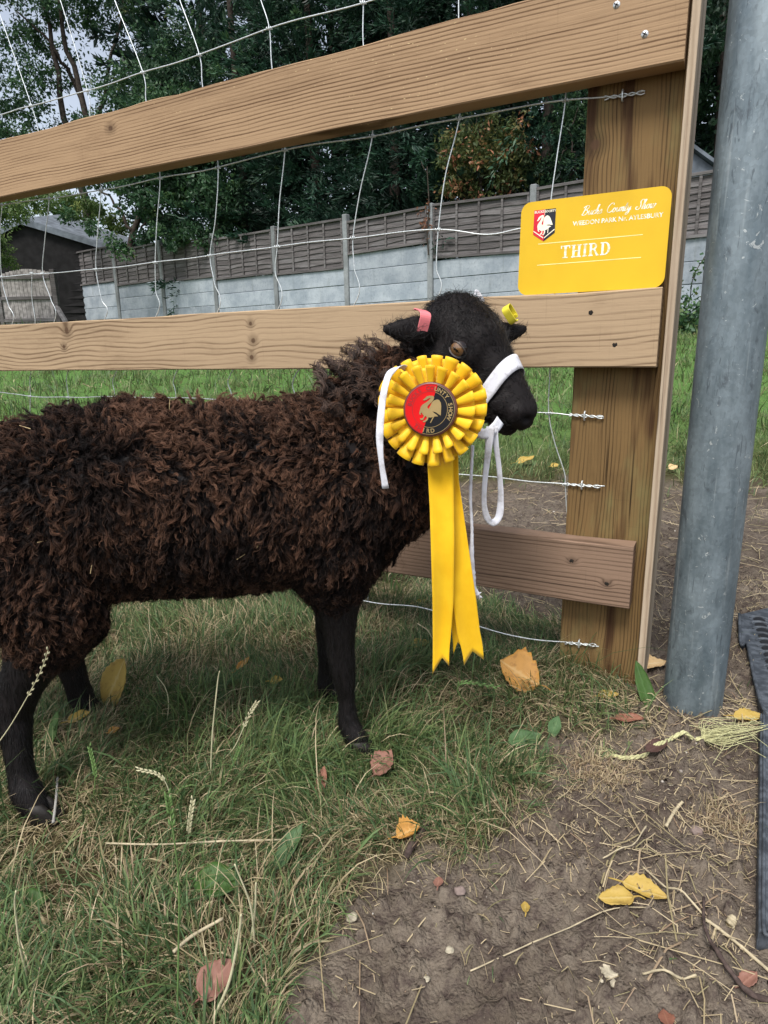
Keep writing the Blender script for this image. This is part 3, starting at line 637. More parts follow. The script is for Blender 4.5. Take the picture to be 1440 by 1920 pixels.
# ------------------------------------------------------------------ BACK FENCE: concrete posts, gravel boards, lap panels
BX0, BY0, BA, BB = -8.342, 18.829, 1.5455, -1.1051
def bpt(k): return A(BX0+BA*k, BY0+BB*k, 0)
BDIR = unit(A(BA, BB, 0)); BN = unit(A(BB, -BA, 0))       # BN points to the camera side
def conc(name, c0, c1):
    m = M(name, .9, .15); co = m.coord(); r = m.rand(); v = m.nd('ShaderNodeVectorMath', operation='ADD'); m.lk(co, v.inputs[0]); m.lk(m.comb(r*9, r*5, r*7), v.inputs[1]); v = X(m, v.outputs[0])
    a = m.noise(v, 2.5, 5, .65); b = m.noise(v, 28, 5, .7); d = m.noise(m.scale(v, (3, 3, .3)), 4, 3)
    c = m.mix(m.ss(a, .3, .7), c0, c1); c = m.mix(m.ss(b, .5, .75)*.5, c, tuple(x*.55 for x in c0)); c = m.mix(m.ss(d, .55, .8)*.35, c, (.10, .115, .10)); c = m.mix(.35, c, m.mix(r, (.30, .30, .30), (.72, .72, .72)), 'OVERLAY')
    m.color(c); m.bump(b, .5, .01); return m.mat
CONC = conc('concrete_board', (.23, .265, .305), (.36, .395, .435)); CPOST = conc('concrete_post_grey', (.15, .16, .165), (.25, .265, .275))
def slatm():
    m = M('weathered_slat', .85, .15); co = m.coord(); x, y, z = m.sep(co); r = m.rand()
    v = m.comb(x*.8+r*30, r*12., z*1.0); g = m.noise(m.scale(v, (2, 1, 60)), 1.5, 4, .65); b = m.noise(m.scale(v, (1, 1, 3)), 2, 3)
    c = m.mix(m.ss(g, .3, .7), (.05, .046, .047), (.145, .135, .135)); c = m.mix(m.ss(b, .5, .7)*.5, c, (.19, .185, .19)); c = m.mix(.55, c, m.mix(r, (.34, .33, .32), (.70, .69, .68)), 'OVERLAY')
    m.color(c); m.bump(g, .6, .006); return m.mat
SLAT = slatm()
bayz = {-2: (3.45, 2.58), -1: (3.38, 2.5), 0: (3.33, 2.45), 1: (3.20, 2.33), 2: (3.14, 2.27), 3: (3.07, 2.19), 4: (3.06, 2.14), 5: (3.0, 2.385), 6: (3.0, 2.10), 7: (3.02, 2.13), 8: (2.87, 2.02), 9: (2.86, 1.98), 10: (2.85, 1.95), 11: (2.8, 1.9)}
wall = thing('concrete_fence', 'long garden fence of grey concrete boards and posts with lap panels on top', 'fence', bpt(4)+A(0, 0, float(smooth_base(14.4))))
def wframe(k, s, n, z): return bpt(k)+BDIR*s+BN*n+A(0, 0, z)
def wbox(name, k, s0, s1, n0, n1, z0, z1, mat, parent, bw=.006):
    V, Fc = box((s0, n0, z0), (s1, n1, z1)); V = np.array([wframe(k, *v) for v in V]); o = obj(name, V, Fc, mat, parent)
    return bev(o, bw, 1) if bw else o
for k in range(0, 11):
    ztop, zb = bayz[k]; zp = max(bayz[k][0], bayz[k-1][0])+.05
    base = float(smooth_base(bpt(k)[1]))
    wbox('concrete_post', k, -.055, .055, -.06, .06, base-.2, zp, CPOST, wall, .012)
    for j in range(4):
        z1 = zb-.305*j; n_ = rng.normal(0, .004)
        wbox('gravel_board', k, .057, 1.843, -.022+n_, .026+n_, z1-.298, z1, CONC, wall, .007)
    pn = thing('lap_panel', '', '', wframe(k, .95, .02, zb)) ; del pn['label']; del pn['category']; pn.parent = wall; pn.location = Vector(wframe(k, .95, .02, zb)-wloc(wall))
    hgt = ztop-zb-.03; tilt = {6: -.035, 5: .02}.get(k, rng.normal(0, .006))
    ns = max(5, int(round(hgt/.105)))
    for j in range(ns):
        z0 = zb+.02+j*(hgt-.06)/ns; z1 = z0+(hgt-.06)/ns+.022; m_ = 12; V = []
        wv = rng.uniform(0, 6, 2)
        for i in range(m_):
            s = .065+1.77*i/(m_-1); w_ = .012*math.sin(s*3.1+wv[0])+.007*math.sin(s*8+wv[1])
            zz = tilt*(s-.95)
            for (n, z) in ((.020, z0+w_), (.030, z0+w_), (.010, z1), (.004, z1)): V.append(wframe(k, s, n, z+zz))
        Fc = [(i*4+j_, (i+1)*4+j_, (i+1)*4+(j_+1) % 4, i*4+(j_+1) % 4) for i in range(m_-1) for j_ in range(4)]+[(0, 1, 2, 3), tuple((m_-1)*4+q for q in (3, 2, 1, 0))]
        obj('slat', V, Fc, SLAT, pn)
    for s in (.08, .53, .95, 1.37, 1.82): 
        o = wbox('batten', k, s-.02, s+.02, .031, .052, zb+.006+tilt*(s-.95), ztop-.045+tilt*(s-.95), SLAT, pn, .003)
    for zz in (zb+.004, ztop-.045):
        V, Fc = box((.06, .012, zz), (1.84, .06, zz+.042)); V = [wframe(k, v[0], v[1], v[2]+tilt*(v[0]-.95)) for v in V]; bev(obj('frame_rail', V, Fc, SLAT, pn), .003, 1)

# ------------------------------------------------------------------ SHEDS AND GATE AT THE LEFT
DARKW = plain('dark_shed_board', (.011, .0105, .011), .8, .2, 0, .4, 6, .3); ROOFM = plain('felt_roof', (.13, .15, .175), .85, .2, 0, .3, 5, .3); PALEW = wood('pale_gate_board', (.15, .13, .12), (.38, .35, .33), freq=60, amp=8, fine=.5, axis='z', seed=5.)
def shed_left():
    gz = float(smooth_base(18.6)); root = thing('garden_shed', 'dark timber shed with grey sloping roof at the far left end of the fence', 'shed', onY(70, 560, 18.7)*A(1, 1, 0)+A(0, 0, gz))
    a, b, c, d = onY(38, 409, 18.4), onY(112, 402, 20.8), onY(262, 452, 20.4), onY(212, 462, 18.6)
    la, lb = onY(-80, 470, 18.4), onY(-30, 470, 21.)
    for q in ((a, b, c, d), (la, lb, b, a)):
        V = np.array(list(q)+[p-A(0, 0, .09) for p in q]); obj('roof', V, [(0, 1, 2, 3), (7, 6, 5, 4), (0, 4, 5, 1), (1, 5, 6, 2), (2, 6, 7, 3), (3, 7, 4, 0)], ROOFM, root)
    # front wall of overlapping boards, leaving the opening dark between them
    x0, x1 = onY(-70, 500, 18.6)[0], onY(150, 500, 18.6)[0]; n = 15; zt = 4.0
    ax = a[0]
    for i in range(n):
        z0 = gz-.1+i*.19; z1 = z0+.21
        def lim(z):
            f = np.clip((a[2]-.12-z)/(a[2]-d[2]+1e-6), 0, 1); return ax-(ax-x0)*min(1, f*1.0+.02), ax+(x1-ax)*min(1, f+.02)
        l, r_ = lim(z1); l0, r0 = lim(z0)
        V = A([l0, 18.62, z0], [r0, 18.62, z0], [r0, 18.70, z0], [l0, 18.70, z0], [l, 18.67, z1], [r_, 18.67, z1], [r_, 18.70, z1], [l, 18.70, z1])
        if r0-l0 > .3: obj('wall_board', V, box((0, 0, 0), (1, 1, 1))[1], DARKW, root)
    gp = [p+A(0, .12, -.10) for p in (la, a, d)]; gp = gp+[A(gp[2][0], gp[2][1], gz), A(gp[0][0], gp[0][1], gz)]; gv = np.array(gp+[p+A(0, .06, 0) for p in gp]); obj('gable_wall', gv, [(0, 1, 2, 3, 4), (9, 8, 7, 6, 5)]+[(i, (i+1) % 5, (i+1) % 5+5, i+5) for i in range(5)], DARKW, root)
    V, Fc = box((x0, 18.75, gz), (x1, 22, 3.4)); obj('wall', V, Fc, DARKW, root)
    # barge board along the roof's front edge
    for p, q in ((a, d), (la, a)):
        mb = MB(); V = np.array([p+A(0, -.03, .01), q+A(0, -.03, .01), q+A(0, -.03, -.15), p+A(0, -.03, -.15), p+A(0, .0, .01), q+A(0, 0, .01), q+A(0, 0, -.15), p+A(0, 0, -.15)])
        obj('barge_board', V, [(0, 1, 2, 3), (7, 6, 5, 4), (0, 4, 5, 1), (1, 5, 6, 2), (2, 6, 7, 3), (3, 7, 4, 0)], ROOFM, root)
shed_left()
def gate():
    Y_ = 17.2; gz = float(smooth_base(Y_)); root = thing('wooden_gate', 'pale weathered board gate with a bowed top in front of the dark shed', 'gate', onY(50, 560, Y_)*A(1, 1, 0)+A(0, 0, gz))
    n = 13; x0, x1 = onY(2, 550, Y_)[0], onY(98, 550, Y_)[0]
    for i in range(n):
        a = x0+(x1-x0)*i/n; b = x0+(x1-x0)*(i+1)/n-.008; f = (i+.5)/n; zt = onY(50, 516-9*math.sin(f*math.pi)-5*f, Y_)[2]
        V, Fc = box((a, Y_-.02+rng.normal(0, .003), gz-.05), (b, Y_, zt)); o = obj('plank', V, Fc, PALEG, root)
    for z in (.25, .78, 1.28):
        V, Fc = box((x0, Y_-.06, gz+z), (x1, Y_-.022, gz+z+.08)); obj('bar', V, Fc, SLAT, root)
    for px in (-2, 104):
        xx = onY(px, 550, Y_)[0]; V, Fc = box((xx-.06, Y_-.07, gz-.1), (xx+.06, Y_+.05, onY(px, 505, Y_)[2])); bev(obj('post', V, Fc, SLAT, root), .01)
PALEG = plain('pale_grey_board', (.27, .25, .245), .85, .15, 0, .35, 12, .3)
gate()
p0, p1 = onY(106, 574, 16.4), onY(128, 612, 16.2)
V, Fc = tube([p0, (p0+p1)/2, p1], [.07, .075, .075], 4, flat=.35); tag(obj('plank', V, Fc, PALEG), 'loose pale plank leaning in front of the dark shed opening', 'plank')
def shed_right():
    Y_ = 11.2; gz = float(smooth_base(Y_)); ap = onY(1291, 262, Y_); root = thing('garden_shed', 'grey felt-roofed shed peak behind the fence at the right', 'shed', A(ap[0], ap[1], gz))
    for sx in (-1, 1):
        q = [ap, ap+A(0, 2.6, 0), ap+A(sx*1.5, 2.6, -.95), ap+A(sx*1.5, 0, -.95)]; V = np.array(q+[p-A(0, 0, .06) for p in q])
        obj('roof', V, [(0, 1, 2, 3), (7, 6, 5, 4), (0, 4, 5, 1), (1, 5, 6, 2), (2, 6, 7, 3), (3, 7, 4, 0)], ROOFM, root)
    V = A([ap[0]-1.35, Y_+.1, gz], [ap[0]+1.35, Y_+.1, gz], [ap[0]+1.35, Y_+.1, ap[2]-.93], [ap[0], Y_+.1, ap[2]-.07], [ap[0]-1.35, Y_+.1, ap[2]-.93]); V = np.concatenate([V, V+A(0, 2.3, 0)])
    obj('wall', V, [(0, 1, 2, 3, 4), (9, 8, 7, 6, 5)]+[(i, i+5, (i+1) % 5+5, (i+1) % 5) for i in range(5)], ROOFM, root)
shed_right()

# ------------------------------------------------------------------ TREES
def leafmat(name, stops, tr=.3, rough=.5):
    m = M(name, rough, .35); t = m.attr('tint'); c = m.ramp(t, stops); m.color(c); m.trans(c, tr); return m.mat
L_CON = leafmat('conifer_foliage', [(0, (.010, .022, .016)), (.45, (.024, .066, .042)), (.8, (.052, .120, .062)), (1, (.11, .18, .07))], .2)
L_DEC = leafmat('leafy_foliage', [(0, (.016, .036, .022)), (.5, (.042, .100, .046)), (.85, (.095, .180, .065)), (1, (.17, .20, .06))], .35)
L_LIT = leafmat('pale_sunlit_foliage', [(0, (.05, .10, .03)), (.6, (.13, .20, .06)), (1, (.30, .34, .10))], .4)  # paler copy of the leaf greens, sunlight painted into the colour
L_ORG = leafmat('turning_foliage', [(0, (.03, .06, .025)), (.55, (.08, .11, .035)), (.78, (.16, .15, .05)), (.86, (.40, .17, .09)), (1, (.55, .24, .15))], .35)
BARK = plain('bark', (.055, .045, .038), .9, .1, 0, .4, 12, .5)
def leaves(P, D, L, Wd, tint, name, mat, parent):
    """one bent leaf (two quads) at each P pointing along D"""
    n = len(P); D = unit(D); r = unit(rng.normal(0, 1, (n, 3))); s = unit(np.cross(D, r)); nn = np.cross(s, D)
    L = L[:, None]; Wd = Wd[:, None]
    V = np.stack([P, P+D*L*.45+s*Wd*.5+nn*L*.06, P+D*L-nn*L*.10, P+D*L*.45-s*Wd*.5+nn*L*.06], 1).reshape(-1, 3)
    b = (np.arange(n)*4)[:, None]; Fc = np.concatenate([b+np.array([0, 1, 2]), b+np.array([0, 2, 3])])
    return obj(name, V, Fc, mat, parent, kind='stuff', attrs={'tint': np.repeat(tint, 4)})
def tree(name, label, base, crown, nclump, per, cl_r, leaf, mat, trunk=None, limbs=(), sprays=False, tint0=.45, group=None, shell=.35, droop=0., seedt=0.):
    """crown: list of ellipsoids (centre, radii); clumps fill their volume, more of them towards the outside"""
    base = np.asarray(base, float); root = thing(name, label, 'tree' if name != 'shrub' else 'shrub', base, group)
    if trunk is not None:
        V, Fc = tube(smoothpath([base-A(0, 0, .3)]+[np.asarray(p) for p in trunk[0]], 16), np.linspace(trunk[1], trunk[1]*.35, 16), 9); obj('trunk', V, Fc, BARK, root, smooth=True)
    for pts, r in limbs:
        P = smoothpath(pts, 14); P[1:-1] += rng.normal(0, .03, (12, 3)); V, Fc = tube(P, np.linspace(r, r*.25, 14), 6); obj('limb', V, Fc, BARK, root, smooth=True)
    C_, Rr = [], []
    vol = np.array([np.prod(r) for c, r in crown]); vol = vol/vol.sum()
    for (c, r), f in zip(crown, vol):
        k = max(3, int(nclump*f)); d = unit(rng.normal(0, 1, (k, 3))); rad = rng.uniform(shell, 1, k)**.6
        C_.append(np.asarray(c)+d*rad[:, None]*np.asarray(r)*(1+.22*rng.normal(0, 1, (k, 1)))); Rr.append(d)
    C_ = np.concatenate(C_); Dr = np.concatenate(Rr); k = len(C_)
    idx = np.repeat(np.arange(k), per); n = len(idx); csz = cl_r*rng.lognormal(0, .35, k)
    off = rng.normal(0, 1, (n, 3)); off = off/np.linalg.norm(off, axis=1, keepdims=True)*rng.random((n, 1))**.5
    if sprays:
        ax = unit(Dr*A(1, 1, .45)+A(0, 0, .35-droop)+rng.normal(0, .3, (k, 3)))
        along = rng.random(n); P = C_[idx]+ax[idx]*(along*csz[idx]*2.4)[:, None]+off*(csz[idx]*.55*(1.05-along))[:, None]
        P[:, 2] -= along**2*csz[idx]*.5
        D = ax[idx]*.9+off*.7
    else: P = C_[idx]+off*csz[idx][:, None]*A(1, 1, .75); D = off*.6+rng.normal(0, .6, (n, 3))-A(0, 0, .35)
    L = leaf[0]*rng.lognormal(0, .3, n); Wd = leaf[1]*rng.lognormal(0, .3, n)
    ct = np.clip(rng.normal(tint0, .16, k), 0, 1); tint = np.clip(ct[idx]+rng.normal(0, .12, n), 0, 1)
    leaves(P, D, L, Wd, tint, 'crown', mat, root)
    return root
def at(px, py, Y_): return onY(px, py, Y_)
GRP = 'dense dark conifers behind the fence'
def gz(Y_): return float(smooth_base(Y_))
# far-left airy tree: dark limbs against the sky
Y_ = 21.; b = at(165, 600, Y_); b[2] = gz(Y_)
lim = [([at(168, 440, Y_), at(150, 330, Y_), at(118, 200, Y_), at(95, 60, Y_), at(60, -80, Y_)], .14), ([at(150, 320, Y_), at(165, 220, Y_), at(130, 110, Y_), at(112, 0, Y_), at(118, -90, Y_)], .11), ([at(165, 230, Y_), at(135, 150, Y_+.4), at(100, 90, Y_), at(30, 20, Y_)], .08),
       ([at(160, 300, Y_), at(190, 200, Y_), at(215, 90, Y_), at(240, -30, Y_)], .09), ([at(150, 330, Y_), at(90, 280, Y_), at(20, 250, Y_), at(-60, 230, Y_)], .08), ([at(200, 150, Y_), at(250, 120, Y_), at(330, 70, Y_)], .05)]
crw = [(at(x, y, Y_+dy), A(r, r*.9, r*.8)) for x, y, dy, r in ((40, 130, 0, 1.25), (30, 300, 0, 1.3), (-60, 200, 0, 1.8), (235, 60, .5, 1.0), (250, 170, .3, .9), (80, -40, 0, 1.7), (120, 230, .3, .55), (60, 225, 0, .9), (200, -60, 0, 1.4), (300, 120, 1, 1.3), (150, 300, .5, .8), (25, 50, .0, .8), (150, 130, .4, .55), (185, 20, .4, .6), (80, 60, .3, .5), (225, 250, .2, .6))]
tree('broadleaf_tree', 'airy tree at the upper left with dark limbs and sky showing through', b, crw, 620, 52, .26, (.10, .055), L_DEC, trunk=([at(170, 500, Y_), at(168, 430, Y_)], .22), limbs=lim, tint0=.45)
# leafy tree hanging over the fence
Y_ = 18.6; b = at(268, 600, Y_); b[2] = gz(Y_)
crw = [(at(x, y, Y_+dy), A(r, r*.8, r*.9)) for x, y, dy, r in [(q[0], q[1], q[2]-2.5, q[3]) for q in ((290, 330, 0, 1.0), (330, 260, .3, 1.25), (230, 300, 0, .8), (380, 330, 0, .9), (300, 420, -.3, .62), (255, 400, -.2, .42), (350, 430, -.4, .45), (180, 300, .5, .7), (420, 390, 0, .6), (270, 200, 1, 1.0), (330, 130, 1., 1.0), (180, 240, .8, .55), (400, 440, -.4, .3), (390, 455, -.6, .22), (165, 425, 0, .28), (205, 450, -.1, .24), (130, 400, .2, .25), (230, 470, -.3, .2))]]
tree('broadleaf_tree', 'green leafy tree drooping over the left half of the fence', b, crw, 560, 60, .22, (.085, .05), L_DEC, trunk=([at(245, 480, Y_), at(262, 400, Y_), at(300, 260, Y_)], .13), limbs=[([at(250, 440, Y_), at(215, 380, Y_), at(160, 330, Y_)], .05), ([at(262, 400, Y_), at(330, 350, Y_), at(400, 330, Y_)], .06), ([at(245, 460, Y_), at(290, 400, Y_-.3), at(330, 420, Y_-.4)], .035)], tint0=.42)
# conifers, left to right
for px, Y_, r, n, t0, lab in ((470, 17.6, 1.9, 520, .5, 'blue-green conifer just right of the airy tree'), (600, 16.6, 1.7, 520, .42, 'conifer left of centre with drooping sprays'), (740, 15.4, 1.7, 520, .36, 'dark conifer in the centre behind the raised wire'),
                         (870, 14.6, 1.6, 480, .30, 'dark conifer rising behind the shrub with orange tips'), (1010, 13.6, 1.6, 480, .36, 'conifer left of the post, above the prize card'), (1160, 13.0, 1.6, 420, .3, 'conifer hidden mostly by the timber post')):
    b = at(px, 600, Y_); b[2] = gz(Y_)
    crw = [(b+A(0, 0, 1.6), A(r*1.0, r, 1.5)), (b+A(0, 0, 3.6), A(r*1.05, r, 1.8)), (b+A(0, 0, 6.), A(r*.95, r*.9, 2.0)), (b+A(0, 0, 8.4), A(r*.75, r*.7, 1.9))]
    tree('conifer_tree', lab, b, crw, n, 62, .30, (.13, .035), L_CON, trunk=([b+A(.05, 0, 3), b+A(0, 0, 8)], .17), sprays=True, tint0=t0, group=GRP, droop=.25)
# second row, closing the gaps; leaves the upper left open
for px, Y_, r, lab in ((420, 22, 2.2, 'far conifer seen between the airy tree and the nearer conifers'), (640, 20, 2.3, 'far conifer closing the gap left of centre'), (820, 18.5, 2.2, 'far conifer closing the gap in the centre'), (1080, 17, 2.2, 'far conifer closing the gap beside the post')):
    b = at(px, 600, Y_); b[2] = gz(Y_)
    crw = [(b+A(0, 0, 2.2), A(r, r, 2.2)), (b+A(0, 0, 5.5), A(r, r, 2.6)), (b+A(0, 0, 9.), A(r*.9, r*.8, 2.6))]
    tree('conifer_tree', lab, b, crw, 420, 50, .42, (.26, .075), L_CON, trunk=([b+A(0, 0, 4), b+A(0, 0, 10)], .2), sprays=True, tint0=.2, group=GRP)
# shrub with orange tips
Y_ = 12.7; b = at(900, 600, Y_); b[2] = gz(Y_)
crw = [(at(x, y, Y_+dy), A(r, r*.7, r*.9)) for x, y, dy, r in ((905, 320, 0, .62), (860, 290, -.2, .45), (960, 300, 0, .5), (930, 260, .2, .5), (850, 350, -.1, .3), (880, 240, .1, .3))]
tree('shrub', 'shrub with orange and pink turning leaf tips left of the post', b, crw, 150, 42, .17, (.085, .038), L_ORG, trunk=([at(905, 420, Y_), at(900, 330, Y_)], .05), limbs=[([at(900, 380, Y_), at(850, 310, Y_-.2), at(810, 280, Y_-.3)], .018), ([at(905, 370, Y_), at(950, 300, Y_), at(985, 250, Y_)], .02), ([at(903, 350, Y_), at(905, 270, Y_), at(895, 215, Y_)], .02)], tint0=.55)
Y_ = 12.4; b = at(1060, 600, Y_); b[2] = gz(Y_)
tree('shrub', 'green shrub with bare twisted stems beside the post top', b, [(at(1040, 330, Y_), A(.5, .4, .35)), (at(1075, 280, Y_), A(.4, .4, .5)), (at(1090, 200, Y_), A(.5, .5, .5))], 90, 45, .16, (.06, .035), L_DEC, trunk=([at(1065, 400, Y_), at(1072, 310, Y_)], .035), limbs=[([at(1065, 360, Y_), at(1080, 300, Y_-.3), at(1068, 250, Y_-.3), at(1085, 200, Y_-.3)], .022), ([at(1060, 370, Y_), at(1050, 310, Y_-.3), at(1062, 262, Y_-.3)], .02)], tint0=.45)
# right side
Y_ = 12.2; b = at(1290, 600, Y_); b[2] = gz(Y_)
tree('broadleaf_tree', 'dark leafy tree seen between the timber post and the steel pole', b, [(b+A(0, 0, 4.1), A(1.9, 1.2, 1.0)), (b+A(-.3, .4, 5.6), A(1.8, 1.4, 1.5)), (b+A(.2, .3, 7.4), A(1.8, 1.4, 1.6)), (b+A(0, .8, 3.2), A(1.8, .8, 1.2))], 640, 60, .24, (.085, .05), L_DEC, trunk=([b+A(.3, 0, 2), b+A(.1, 0, 5)], .16), tint0=.26)
Y_ = 15; b = at(1420, 600, Y_); b[2] = gz(Y_)
tree('conifer_tree', 'far dark tree behind the steel pole', b, [(b+A(0, 0, 3), A(2.2, 2, 2.6)), (b+A(0, 0, 7), A(2.1, 2, 2.6))], 420, 50, .40, (.2, .07), L_CON, trunk=([b+A(.1, 0, 3), b+A(0, 0, 8)], .2), sprays=True, tint0=.2)
# bushes at the far left, sunlight put into their leaf colour
Y_ = 16.; b = at(0, 600, Y_); b[2] = gz(Y_)
tree('shrub', 'pale green bush at the left edge in front of the shed', b, [(at(-25, 470, Y_), A(.5, .4, .45)), (at(8, 482, Y_), A(.17, .2, .2))], 60, 60, .13, (.06, .035), L_LIT, trunk=([at(-20, 520, Y_), at(-15, 480, Y_)], .04), tint0=.45)
Y_ = 15.; b = at(-60, 600, Y_); b[2] = gz(Y_)
tree('broadleaf_tree', 'sunlit branch of yellow-green leaves hanging in at the left edge', b, [(at(20, 400, Y_), A(.55, .4, .22)), (at(85, 375, Y_), A(.5, .4, .13)), (at(-40, 390, Y_), A(.7, .5, .4)), (at(150, 385, Y_+2.5), A(.5, .4, .3))], 150, 50, .13, (.075, .03), L_LIT, trunk=([at(-70, 500, Y_), at(-60, 400, Y_)], .07), limbs=[([at(-60, 410, Y_), at(10, 385, Y_), at(90, 370, Y_)], .03)], tint0=.35)
Y_ = 24.; b = at(190, 600, Y_); b[2] = gz(Y_)
tree('broadleaf_tree', 'yellowish tree far behind between the shed roof and the overhanging tree', b, [(at(225, 430, Y_), A(.55, .5, .8)), (at(170, 400, Y_), A(1.1, .8, .35)), (at(110, 385, Y_), A(1.1, .8, .35))], 80, 40, .2, (.13, .06), L_LIT, trunk=([at(205, 500, Y_), at(210, 430, Y_)], .1), tint0=.6)
# climbing plant on the wall right of the post
def climber():
    Y_ = 8.75; b = at(1290, 620, Y_); b[2] = gz(Y_); root = thing('climbing_plant', 'straggling green climber on the concrete wall between post and pole', 'plant', b)
    P, D = [], []
    for pts in ([(1262, 622), (1290, 575), (1300, 520), (1322, 480)], [(1262, 622), (1268, 560), (1264, 500), (1270, 455), (1262, 430)], [(1290, 620), (1300, 590), (1330, 560), (1345, 520)], [(1330, 620), (1340, 560), (1330, 500)]):
        W_ = smoothpath([at(x, y, Y_+.2*math.sin(x)) for x, y in pts], 30); V, Fc = tube(W_, .006, 5); obj('stem', V, Fc, BARK, root)
        for k in range(70): q = W_[int(rng.integers(0, 30))]; P.append(q+rng.normal(0, .05, 3)); D.append(rng.normal(0, 1, 3)-A(0, .5, 0))
    for k in range(900): q = at(rng.normal(1292, 26), 628-abs(rng.normal(0, 26)), Y_+rng.normal(0, .15)); P.append(q); D.append(rng.normal(0, 1, 3))
    P = np.array(P); n = len(P); leaves(P, np.array(D), rng.uniform(.05, .09, n), rng.uniform(.035, .06, n), np.clip(rng.normal(.6, .2, n), 0, 1), 'leaf_mass', L_DEC, root)
climber()
def vine():
    k = 6; b = wframe(k, 0, .09, 0); z0 = 2.35; root = thing('dead_vine', 'dead twig with brown leaves sticking up from a concrete post', 'vine', b+A(0, 0, float(smooth_base(b[1]))))
    W_ = smoothpath([b+A(0, 0, 2.2), b+A(-.02, 0, 2.6), b+A(.01, 0, 3.0), b+A(-.01, 0, 3.4), b+A(-.02, 0, 3.62)], 20); V, Fc = tube(W_, np.linspace(.014, .008, 20), 5); obj('twig', V, Fc, BARK, root)
    W_ = smoothpath([b+A(-.01, 0, 3.5), b+A(-.09, 0, 3.62), b+A(-.12, 0, 3.7)], 8); V, Fc = tube(W_, .007, 5); obj('twig', V, Fc, BARK, root)
    n = 60; P = b+A(-.06, 0, 2.75)+rng.normal(0, 1, (n, 3))*A(.06, .03, .16); m = leafmat('dead_leaf', [(0, (.10, .05, .03)), (1, (.28, .13, .08))]); leaves(P, rng.normal(0, 1, (n, 3))-A(0, 0, .8), rng.uniform(.05, .10, n), rng.uniform(.03, .05, n), rng.random(n), 'leaf_mass', m, root)
vine()

